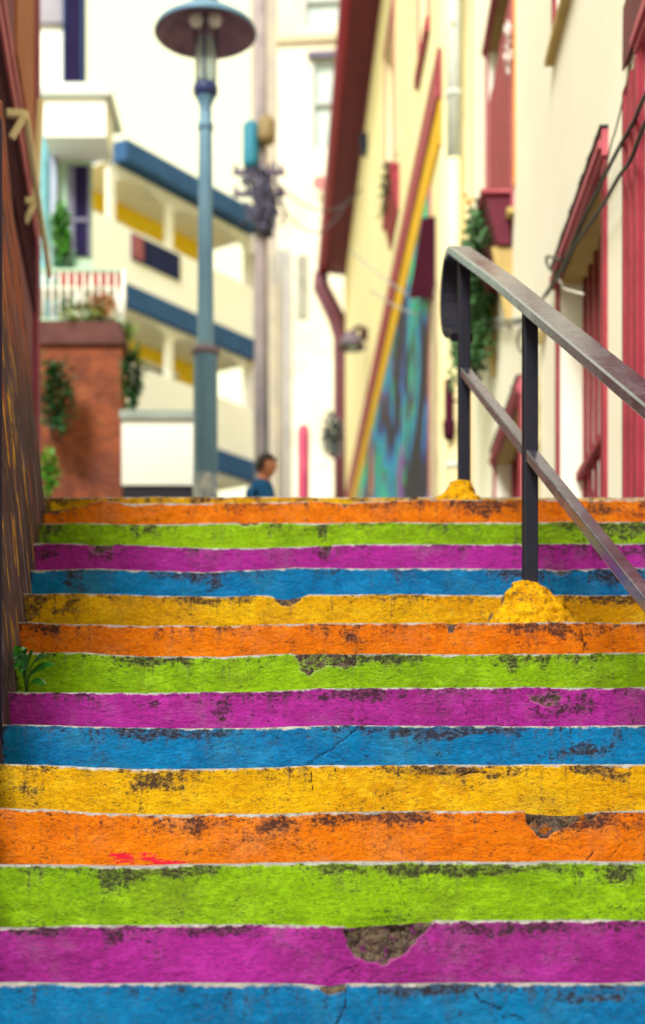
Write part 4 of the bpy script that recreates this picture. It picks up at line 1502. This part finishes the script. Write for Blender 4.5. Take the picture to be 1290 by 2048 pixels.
# ------------------------------------------------------------------ tall pale house at left
WY = 27.0
wh = thing('pale_house', 'pale house with dark violet windows and a hipped bay behind the terrace', 'house', (P(140, 500, WY).x, WY, 6))
mb = MB()
x0, x1 = P(20, 0, WY).x, P(185, 0, WY).x
mb.hexa([(x0 - 3, WY + .02, 2), (x1, WY + .02, 2), (x1 - 1.6, WY + 5, 2), (x0 - 4, WY + 5, 2), (x0 - 3, WY + .02, zat(322, WY)), (x1, WY + .02, zat(322, WY)), (x1 - 1.6, WY + 5, zat(322, WY)), (x0 - 4, WY + 5, zat(322, WY))])
mb.build('wall', MINT, wh)
mb = MB()
mb.box(P(70, 0, WY).x, P(126, 0, WY).x, WY + .2, WY + .8, zat(322, WY), zat(38, WY))
mb.build('upper_wall', WHITE, wh)
mb = MB()
mb.box(P(40, 0, WY).x, P(125, 0, WY).x, WY + .1, WY + .8, zat(38, WY), zat(-60, WY))
mb.build('cornice', painted('lilac_grey_boards', (.36, .34, .42), None, .8, .2, 2, .2), wh)
mb = MB()
mb.box(P(126, 0, WY).x, P(166, 0, WY).x, WY + .0, WY + .35, zat(176, WY), zat(-60, WY))
mb.build('chimney_stack', PURPLE, wh)
for (a, b) in ((126, 129), (163, 166)):
    mb = MB()
    mb.box(P(a, 0, WY).x, P(b, 0, WY).x, WY - .03, WY + .0, zat(176, WY), zat(-60, WY))
    mb.build('corner_board', BLUEROOF, wh)
bay0, bay1 = P(106, 0, WY).x, P(226, 0, WY).x
mb = MB()
mb.box(bay0, bay1, WY - .9, WY + .02, zat(322, WY), zat(246, WY))
mb.build('bay', WHITE, wh)
mb = MB()
zc, zp_ = zat(246, WY), zat(182, WY)
cx = P(150, 0, WY).x
mb.hexa([(bay0 - .1, WY - 1.0, zc), (bay1 + .1, WY - 1.0, zc), (bay1 + .1, WY + .4, zc), (bay0 - .1, WY + .4, zc),
         (bay0 - .1, WY - 1.0, zc + .1), (bay1 + .1, WY - 1.0, zc + .1), (bay1 + .1, WY + .4, zc + .1), (bay0 - .1, WY + .4, zc + .1)])
A = [(bay0 - .1, WY - 1, zc + .1), (bay1 + .1, WY - 1, zc + .1), (bay1 + .1, WY + .4, zc + .1), (bay0 - .1, WY + .4, zc + .1)]
T = [(cx - .15, WY - .3, zp_), (cx + .25, WY - .3, zp_)]
mb.face([A[0], A[1], T[1], T[0]])
mb.face([A[1], A[2], T[1]])
mb.face([A[2], A[3], T[0], T[1]])
mb.face([A[3], A[0], T[0]])
mb.build('bay_roof', painted('pale_grey_roof', (.62, .66, .64), None, .7, .1, 2, .1), wh)
mb = MB()
mb.box(P(150, 0, WY).x, P(176, 0, WY).x, WY - .03, WY + .02, zat(512, WY), zat(332, WY))
wq = mb.build('window', PURPLE, wh)
mb = MB()
mb.box(P(136, 0, WY).x, P(150, 0, WY).x, WY - .05, WY + .01, zat(512, WY), zat(332, WY))
mb.box(P(176, 0, WY).x, P(180, 0, WY).x, WY - .05, WY + .01, zat(512, WY), zat(332, WY))
mb.box(P(136, 0, WY).x, P(180, 0, WY).x, WY - .06, WY - .035, zat(446, WY), zat(438, WY))
mb.build('shutter', flat('grey_violet_boards', (.15, .14, .24)), wq)
mb = MB()
tx = P(88, 0, WY).x
mb.tube([(tx, WY - .15, 3), (tx, WY - .15, zat(196, WY))], .11, 12)
tag(mb.build('drainpipe', TEALPAINT), 'teal drainpipe on the front of the pale house', 'drainpipe')
mb = MB()
mb.tube([(tx + .18, WY - .1, 3), (tx + .18, WY - .1, zat(300, WY))], .07, 10)
tag(mb.build('drainpipe', flat('lilac_pipe_paint', (.38, .44, .56))), 'thinner pale lilac pipe beside the teal drainpipe', 'drainpipe')

# ------------------------------------------------------------------ yellow and white balcony house
HYY = 36.0
o0 = P(232, 500, HYY)
uu = Vector((.577, .817))
frB = frame((o0.x, HYY), (uu.x, uu.y), (uu.y, -uu.x))


def onB(px):
    """distance along the facade seen at that column"""
    k = (px - HX) / F
    return (k * HYY - o0.x) / (uu.x - k * uu.y)


bh = thing('balcony_house', 'yellow and white house with slate blue balcony edges behind the lamp', 'house', (o0.x, HYY, 6))
Z0 = o0.z - o0.z
LEN = onB(506)
deck = [zat(575, HYY), zat(305, HYY), zat(840, HYY)]
mb = MB()
mb.fbox(frB, -4.0, LEN, -6, -1.3, 3.0, zat(292, HYY))
mb.build('wall', YELLOW, bh)
zroof = zat(286, HYY)
mb = MB()
mb.fbox(frB, -.3, LEN, -1.29, -.02, zroof - .52, zroof - .475)
mb.build('ceiling', WTRIM, bh)
mb = MB()
mb.hexa([frB(-.02, .35, zroof - .46), frB(LEN, .35, zroof - .46), frB(LEN, -6.3, zroof + .2), frB(-.02, -6.3, zroof + .2),
         frB(-.02, .35, zroof), frB(LEN, .35, zroof), frB(LEN, -6.3, zroof + .35), frB(-.02, -6.3, zroof + .35)])
mb.build('roof', BLUEROOF, bh)
for k, zd in enumerate((zat(562, HYY), zat(832, HYY))):
    mb = MB()
    mb.fbox(frB, -.3 if k == 0 else .4, LEN, -1.3, .12, zd - .5, zd)
    mb.build('balcony_edge', BLUEROOF, bh)
    mb = MB()
    mb.fbox(frB, -.3 if k == 0 else .4, LEN, -1.28, -.02, zd - .56, zd - .505)
    mb.build('ceiling', WTRIM, bh)
    mb = MB()
    mb.fbox(frB, -4.0 if k == 0 else .4, LEN, -.02, .06, zd + .0, zd + 1.30)
    mb.build('parapet', WHITE, bh)
    mb = MB()
    mb.fbox(frB, -.3, LEN, -1.28, -.02, zd + .004, zd + .05)
    mb.build('deck', GREYPAINT, bh)
    for a in (-.1, 1.9, LEN - .12):
        mb = MB()
        mb.fbox(frB, a - .11, a + .11, -.14, -.03, zd + .05, zd + 2.55)
        mb.build('column', WTRIM, bh)
    for a in (.45, 2.4):
        mb = MB()
        mb.fbox(frB, a, a + 1.15, -1.3, -1.26, zd + .05, zd + 2.0)
        w = mb.build('door', NAVY if a < 3 else GLASS, bh)
        mb = MB()
        mb.fbox(frB, a - .1, a + 1.25, -1.27, -1.24, zd + 2.0, zd + 2.12)
        mb.build('lintel', WTRIM, w)
    # arched valance between the columns
    mb = MB()
    for (a0, a1) in ((-.1, 1.9), (1.9, LEN - .12)):
        for q in range(10):
            t0, t1 = q / 10, (q + 1) / 10
            f0, f1 = .42 - .34 * math.sin(math.pi * t0) ** .6, .42 - .34 * math.sin(math.pi * t1) ** .6
            aa, ab = a0 + (a1 - a0) * t0, a0 + (a1 - a0) * t1
            zt_ = zd + 2.6
            mb.hexa([frB(aa, -.10, zt_ - f0), frB(ab, -.10, zt_ - f1), frB(ab, -.05, zt_ - f1), frB(aa, -.05, zt_ - f0), frB(aa, -.10, zt_), frB(ab, -.10, zt_), frB(ab, -.05, zt_), frB(aa, -.05, zt_)])
    mb.build('valance', WTRIM, bh)
# dark louvred opening in the upper parapet
zd = zat(562, HYY)
a0, a1 = onB(258), onB(354)
mb = MB()
zq0 = zat(500, HYY)
mb.fbox(frB, a0, a1, .06, .10, zd + .62, zd + 1.22)
w = mb.build('louvre', NAVY, bh)
mb = MB()
mb.fbox(frB, a0, a0 + .35, .10, .13, zd + .66, zd + 1.18)
mb.build('red_panel', painted('dull_red_panel', (.34, .10, .12), None, .7, .2, 3, .2), w)
mb = MB()
mb.fbox(frB, -4.0, LEN, -1.3, .02, 2.5, zat(985, HYY))
mb.build('base', WHITE, bh)

# ------------------------------------------------------------------ utility pole
UY = 31.0
ux = P(524, 500, UY).x
up = thing('utility_pole', 'dark utility pole carrying a drum and a tangle of wires', 'utility pole', (ux, UY, ground_z(UY)))
mb = MB()
mb.tube([(ux, UY, ground_z(UY) - .5), (ux - .02, UY, 12), (ux - .02, UY, zat(-160, UY))], [.15, .13, .10], 12)
mb.build('pole', painted('weathered_pole', (.34, .28, .29), (.24, .20, .22), .9, .3, 2, .3), up)
mb = MB()
mb.lathe((P(502, 0, UY).x, UY - .2), [(0, zat(345, UY)), (.13, zat(345, UY)), (.15, zat(335, UY)), (.15, zat(262, UY)), (.10, zat(254, UY)), (0, zat(252, UY))], 18)
mb.build('transformer', flat('teal_drum', (.02, .20, .32)), up)
mb = MB()
mb.lathe((P(534, 0, UY).x, UY - .25), [(0, zat(298, UY)), (.15, zat(297, UY)), (.17, zat(288, UY)), (.17, zat(256, UY)), (.1, zat(246, UY)), (0, zat(244, UY))], 18)
mb.build('lamp_drum', flat('ochre_drum', (.26, .18, .08)), up)
mb = MB()
for zz in (zat(352, UY), zat(395, UY)):
    mb.bar((ux - .55, UY - .15, zz), (ux + .45, UY - .15, zz), .08, .09)
    for k in range(5):
        xx = ux - .5 + k * .22
        mb.tube([(xx, UY - .15, zz), (xx, UY - .15, zz + .16)], .035, 8)
mb.build('crossarm', flat('purple_crossarm', (.09, .05, .11)), up)
mb = MB()
for k in range(34):
    a, b = random.uniform(-.45, .35), random.uniform(-.4, .4)
    z1, z2 = zat(random.uniform(330, 480), UY), zat(random.uniform(330, 480), UY)
    mb.tube([(ux + a, UY - .2, z1), (ux + (a + b) / 2 + .1, UY - .35, (z1 + z2) / 2 - .2), (ux + b, UY - .2, z2)], .03, 5)
mb.tube([(ux + .1, UY - .18, zat(360, UY)), (ux + .12, UY - .18, zat(480, UY))], .11, 8)
mb.build('wire_tangle', flat('dark_wire', (.06, .055, .10)), up)
for k, (py0, py1, xe, lab) in enumerate(((352, 330, 760, 'long drooping wire from the utility pole to the yellowish house'), (372, 395, 700, 'short lower wire from the utility pole to the yellowish house'))):
    a, b = P(535, py0, UY), P(xe, py1, 40)
    pts = [a.lerp(b, t) + Vector((0, 0, -.9 * math.sin(math.pi * t))) for t in np.linspace(0, 1, 12)]
    mb = MB()
    mb.tube(pts, .02, 5)
    tag(mb.build('overhead_wire', flat('dark_wire', (.06, .055, .10))), lab, 'wire', 'wires from the utility pole')

# ------------------------------------------------------------------ far cream house closing the alley
FY = 54.0
fh = thing('far_house', 'tall stained cream house closing the far end of the alley', 'house', (P(610, 0, FY).x, FY, 8))
fx0, fx1 = P(556, 0, FY).x, P(740, 0, FY).x
frF = frame((fx0, FY), (1, -.10), (-.10, -1))
W_ = fx1 - fx0


def fa(px):
    return (px - 556) / F * FY


wz = [(fa(622), fa(700), zat(300, FY), zat(122, FY), .15), (fa(605), fa(712), zat(52, FY), zat(-40, FY), .15)]
mb = holed_wall(MB(), frF, 0, W_ + 1.5, 4, zat(-120, FY), wz, 5, 0, 1, 0)
mb.build('wall', [FARCREAM, PALEGLASS], fh)
mb = MB()
mb.fbox(frF, fa(616), fa(708), .0, .22, zat(122, FY), zat(112, FY))
mb.build('lintel', flat('violet_lintel', (.16, .14, .22)), fh)
for (a0, a1, z0, z1, d) in wz:
    m = MB()
    m.fbox(frF, a0, a0 + .12, -.12, .03, z0, z1)
    m.fbox(frF, a1 - .12, a1, -.12, .03, z0, z1)
    m.fbox(frF, a0 + .05, a1 - .05, -.11, .02, (z0 + z1) / 2 - .04, (z0 + z1) / 2 + .04)
    m.build('window', flat('grey_window_frame', (.52, .53, .52)), fh)
mb = MB()
mb.fbox(frF, -.05, W_, .0, .16, zat(88, FY), zat(74, FY))
mb.build('cornice', painted('tan_cornice', (.72, .62, .44), None, .8, .2, 1, .2), fh)
mb = MB()
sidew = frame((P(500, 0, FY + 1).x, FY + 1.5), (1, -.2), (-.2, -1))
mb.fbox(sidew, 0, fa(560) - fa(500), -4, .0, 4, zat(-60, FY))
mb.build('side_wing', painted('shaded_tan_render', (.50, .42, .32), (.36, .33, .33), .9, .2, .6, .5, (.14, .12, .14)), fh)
for px in (562, 577):
    mb = MB()
    mb.tube([frF(fa(px), .10, 6), frF(fa(px), .10, zat(500, FY))], .10, 8)
    mb.build('downpipe', painted('grey_stained_pipe', (.40, .38, .38), None, .8, .2, 2, .3), fh)
# round red sign and stains on the far wall
mb = MB()
c = P(640, 366, FY - .5)
n = 20
mb.tube([(c.x, c.y, c.z), (c.x, c.y - .06, c.z)], .24, n)
sgn = mb.build('round_sign', painted('faded_red_enamel', (.62, .22, .22), None, .6, .2, 3, .2))
tag(sgn, 'small faded red disc fixed to the far cream house', 'sign')
for (px, py0, py1, w, nm, c, lab) in ((607, 515, 625, .32, 'wall_stain', (.34, .32, .26), None), (604, 690, 760, .40, 'wall_stain', (.55, .46, .32), None)):
    pass
mb = MB()
sp = painted('grey_stain_coat', (.36, .35, .30), (.24, .22, .20), .9, .3, 1.5, .4)
mb.fbox(frF, fa(594), fa(616), .0, .05, zat(640, FY), zat(512, FY))
mb.build('grey_stain_panel', sp, fh)  # thin board added to stand for a grey stain streak on the wall
# pink post at the end of the alley
mb = MB()
pY = 24.0
pp = P(607, 900, pY)
mb.lathe((pp.x, pY), [(.0, ground_z(pY) - .1), (.085, ground_z(pY) - .1), (.085, zat(862, pY)), (.06, zat(852, pY)), (.0, zat(848, pY))], 16)
tag(mb.build('bollard_post', painted('pink_post_paint', (.66, .10, .17), (.5, .06, .14), .6, .2, 4, .3)), 'tall pink painted post at the far end of the alley', 'post')
bush('shrub', 664, 870, 34, .22, .50, 260, .16, leaf_mat('grey_leaf', (.16, .22, .22), (.28, .33, .32)), 'grey-green shrub against the mauve downpipe')
# tin lean-to between the pole and the far wall
mb = MB()
ly = 40.0
lx0, lx1 = P(497, 0, ly).x, P(556, 0, ly).x
for k in range(14):
    x = lx0 + (lx1 - lx0) * k / 14
    mb.box(x, x + (lx1 - lx0) / 14 * .8, ly, ly + (.05 if k % 2 else .09), 4, zat(505, ly))
mb.box(lx0, lx1, ly + .1, ly + 2.0, 4, zat(505, ly) - .02)
tag(mb.build('tin_shed', painted('streaked_corrugated_sheet', (.62, .54, .42), (.42, .40, .40), .7, .3, 1.2, .5, (.2, .16, .15))), 'tall streaked corrugated shed behind the utility pole', 'shed')


# ------------------------------------------------------------------ person walking across the landing
def person():
    PY = 15.0
    top = zat(911, PY)
    gz_ = ground_z(PY)
    H = top - gz_
    t = thing('person', 'person in a blue jacket with short dark hair crossing the landing', 'person', (P(522, 0, PY).x, PY, gz_))
    S = H / 1.72
    # local frame: x forward, y left, z up
    J = [(0, 0, .95), (0, 0, 1.12), (0, 0, 1.30), (0.01, 0, 1.44), (.035, 0, 1.52), (.045, 0, 1.58),
         (-.005, .16, 1.385), (-.05, .215, 1.12), (.04, .24, .88), (.06, .24, .82), (-.005, -.16, 1.385), (.05, -.215, 1.12), (.20, -.22, .92), (.24, -.22, .86),
         (0, .09, .90), (.14, .10, .50), (.10, .10, .09), (.20, .11, .03), (0, -.09, .90), (-.06, -.10, .48), (-.22, -.10, .12), (-.13, -.11, .03)]
    R = [.15, .155, .17, .12, .062, .058, .085, .062, .045, .036, .085, .062, .045, .036, .095, .065, .042, .035, .095, .065, .042, .035]
    E = [(0, 1), (1, 2), (2, 3), (3, 4), (4, 5), (3, 6), (6, 7), (7, 8), (8, 9), (3, 10), (10, 11), (11, 12), (12, 13), (0, 14), (14, 15), (15, 16), (16, 17), (0, 18), (18, 19), (19, 20), (20, 21)]

    def skin(verts, edges, rad, sub, root=0, smooth=0):
        me = bpy.data.meshes.new('tmp')
        me.from_pydata(verts, edges, [])
        ob = bpy.data.objects.new('tmp', me)
        COL.objects.link(ob)
        ob.modifiers.new('s', 'SKIN')
        if smooth:
            sm = ob.modifiers.new('m', 'SMOOTH')
            sm.factor, sm.iterations = .5, smooth
        lay = me.skin_vertices[0].data
        for k, r in enumerate(rad):
            rr = r if isinstance(r, tuple) else (r, r)
            lay[k].radius = rr
            lay[k].use_root = k == root
        sd = ob.modifiers.new('d', 'SUBSURF')
        sd.levels = sd.render_levels = sub
        dg = bpy.context.evaluated_depsgraph_get()
        m2 = bpy.data.meshes.new_from_object(ob.evaluated_get(dg))
        bpy.data.objects.remove(ob)
        return [v.co.copy() for v in m2.vertices], [tuple(p.vertices) for p in m2.polygons]

    V, Fc = skin(J, E, R, 3, 0, 3)
    mats = [0] * len(Fc)
    for k, f in enumerate(Fc):
        c = sum((V[i] for i in f), Vector()) / len(f)
        arm = abs(c.y) > .15
        if c.z > 1.475:
            mats[k] = 0
        elif c.z < .10:
            mats[k] = 3
        elif arm and c.z < .89 and c.x > .0:
            mats[k] = 0
        elif c.z > .93 or arm:
            mats[k] = 1
        else:
            mats[k] = 2
    mb = MB()
    mb.v, mb.f, mb.mi, mb.sm = [tuple(v) for v in V], Fc, mats, [True] * len(Fc)
    # hands: palm plus five fingers each
    for (wx, wy, wz, sgn) in ((.06, .24, .82, 1), (.24, -.22, .86, -1)):
        hv = [(wx, wy, wz), (wx + .012, wy, wz - .05)]
        he = [(0, 1)]
        hr_ = [(.026, .018), (.034, .016)]
        for q, (dx, L) in enumerate(((-.030, .060), (-.010, .074), (.010, .078), (.030, .070))):
            b = len(hv)
            hv += [(wx + .014 + dx, wy - sgn * .004, wz - .085), (wx + .018 + dx, wy - sgn * .012, wz - .085 - L * .5), (wx + .016 + dx, wy - sgn * .028, wz - .085 - L * .95)]
            he += [(1, b), (b, b + 1), (b + 1, b + 2)]
            hr_ += [(.0095, .0095), (.0085, .0085), (.007, .007)]
        b = len(hv)
        hv += [(wx + .050, wy - sgn * .012, wz - .055), (wx + .066, wy - sgn * .022, wz - .090)]
        he += [(0, b), (b, b + 1)]
        hr_ += [(.011, .011), (.009, .009)]
        v2, f2 = skin(hv, he, hr_, 1)
        base = len(mb.v)
        mb.v += [tuple(v) for v in v2]
        mb.f += [tuple(base + i for i in f) for f in f2]
        mb.mi += [0] * len(f2)
        mb.sm += [True] * len(f2)
    # head with brow, nose, mouth, chin and ears
    hc = Vector((.065, 0, 1.605))
    nu, nv = 40, 30
    base = len(mb.v)
    for j in range(nv + 1):
        ph = math.pi * j / nv
        for k in range(nu):
            th = 2 * math.pi * k / nu
            x, y, z = math.sin(ph) * math.cos(th), math.sin(ph) * math.sin(th), math.cos(ph)
            front = max(0, x)
            sx, sy, sz = .098, .074, .115
            jaw = 1 - .30 * max(0, -z) ** 1.3 * (1 if x > 0 else .4)
            px_, py_, pz_ = x * sx, y * sy * jaw, z * sz
            nose = math.exp(-(y / .17) ** 2 - ((z + .14) / .20) ** 2) * front
            eye = sum(math.exp(-((y - e) / .17) ** 2 - ((z - .06) / .11) ** 2) for e in (-.40, .40)) * front
            brow = math.exp(-((z - .22) / .10) ** 2 - (y / .6) ** 2) * front
            mouth = math.exp(-((z + .46) / .05) ** 2 - (y / .30) ** 2) * front
            chin = math.exp(-((z + .80) / .18) ** 2 - (y / .35) ** 2) * front
            px_ += .026 * nose - .010 * eye + .006 * brow - .005 * mouth + .010 * chin
            ear = sum(math.exp(-((x + .05) / .14) ** 2 - ((z + .02) / .24) ** 2) for _ in (0,)) * (abs(y) > .6)
            py_ += math.copysign(.014 * ear, y)
            mb.v.append(tuple(hc + Vector((px_, py_, pz_))))
    for j in range(nv):
        for k in range(nu):
            k1 = (k + 1) % nu
            mb.f.append((base + j * nu + k, base + (j + 1) * nu + k, base + (j + 1) * nu + k1, base + j * nu + k1))
            mb.mi.append(0)
            mb.sm.append(True)
    for e in (-1, 1):
        b0 = len(mb.v)
        for j in range(7):
            for k in range(10):
                ph, th = math.pi * j / 6, 2 * math.pi * k / 10
                mb.v.append((hc.x + .083 + .010 * math.sin(ph) * math.cos(th), e * .030 + .012 * math.sin(ph) * math.sin(th), hc.z + .007 + .008 * math.cos(ph)))
        for j in range(6):
            for k in range(10):
                k1 = (k + 1) % 10
                mb.f.append((b0 + j * 10 + k, b0 + (j + 1) * 10 + k, b0 + (j + 1) * 10 + k1, b0 + j * 10 + k1))
                mb.mi.append(4)
                mb.sm.append(True)
    rot = Matrix.Rotation(math.radians(-32), 4, 'Z')
    org = Vector(t.location)
    mb.v = [tuple(org + (rot @ Vector(v)) * S) for v in mb.v]
    skinm = flat('tan_skin', (.52, .20, .10), .55)
    mb.build('body', [skinm, painted('blue_jacket_cloth', (.015, .12, .30), (.01, .08, .22), .85, .2, 8, .1), flat('dark_jeans', (.03, .04, .08), .9), flat('black_shoe', (.02, .02, .02)), flat('eye', (.05, .03, .02), .2)], t)
    hm = MB()
    for j in range(16):
        ph = math.pi * .62 * j / 15
        for k in range(28):
            th = 2 * math.pi * k / 28
            x, y, z = math.sin(ph) * math.cos(th), math.sin(ph) * math.sin(th), math.cos(ph)
            lim = 1.0
            if x > .25:
                z = max(z, .42 + .1 * math.sin(th * 9))
            rr = 1.0 + .05 * math.sin(th * 11 + j) + .03 * math.sin(th * 23 + j * 2)
            hm.v.append(tuple(org + (rot @ (hc + Vector((x * .108 * rr - .006, y * .086 * rr, z * .124 * rr + .004)))) * S))
    for j in range(15):
        for k in range(28):
            k1 = (k + 1) % 28
            hm.f.append((j * 28 + k, (j + 1) * 28 + k, (j + 1) * 28 + k1, j * 28 + k1))
            hm.mi.append(0)
            hm.sm.append(True)
    hm.build('hair', flat('dark_brown_hair', (.022, .014, .014), .6), t)


person()

# ------------------------------------------------------------------ sky, sun, camera
w = bpy.data.worlds.new('World')
SC.world = w
w.use_nodes = True
nt = w.node_tree
nt.nodes.clear()
out = nt.nodes.new('ShaderNodeOutputWorld')
bg = nt.nodes.new('ShaderNodeBackground')
sky = nt.nodes.new('ShaderNodeTexSky')
sky.sky_type = 'NISHITA'
sky.sun_disc = False
SUN_DIR = Vector((-.30, -.75, .74)).normalized()
sky.sun_elevation = math.asin(SUN_DIR.z)
sky.sun_rotation = math.atan2(SUN_DIR.x, SUN_DIR.y)
sky.air_density = 1.0
mixn = nt.nodes.new('ShaderNodeMix')
mixn.data_type = 'RGBA'
mixn.inputs[0].default_value = .93            # an even layer of cream cloud over the blue
mixn.inputs[7].default_value = (4.9, 4.82, 2.95, 1)
nt.links.new(sky.outputs[0], mixn.inputs[6])
nt.links.new(mixn.outputs[2], bg.inputs[0])
bg.inputs[1].default_value = .10
nt.links.new(bg.outputs[0], out.inputs[0])

sl_ = bpy.data.lights.new('Sun', 'SUN')
sl_.energy = 1.5
sl_.angle = math.radians(18)
sl_.color = (1.0, .97, .93)
so = bpy.data.objects.new('Sun', sl_)
COL.objects.link(so)
so.rotation_euler = SUN_DIR.to_track_quat('Z', 'Y').to_euler()

cam = bpy.data.cameras.new('Camera')
co_ = bpy.data.objects.new('Camera', cam)
COL.objects.link(co_)
co_.location = (0, 0, 0)
co_.rotation_euler = (math.radians(90), 0, 0)
cam.sensor_width = 36
cam.lens = F / 2048 * 36
cam.shift_y = (HY - 1024) / 2048
cam.clip_start = .05
cam.clip_end = 1500
cam.dof.use_dof = True
cam.dof.focus_distance = 5.75
cam.dof.aperture_fstop = 1.6
SC.camera = co_

SC.view_settings.view_transform = 'Standard'
SC.view_settings.look = 'None'
SC.view_settings.exposure = 1.7
SC.view_settings.gamma = 1.0
SC.render.engine = 'CYCLES'
SC.cycles.use_denoising = True
SC.cycles.max_bounces = 8
SC.render.resolution_x, SC.render.resolution_y = 645, 1024
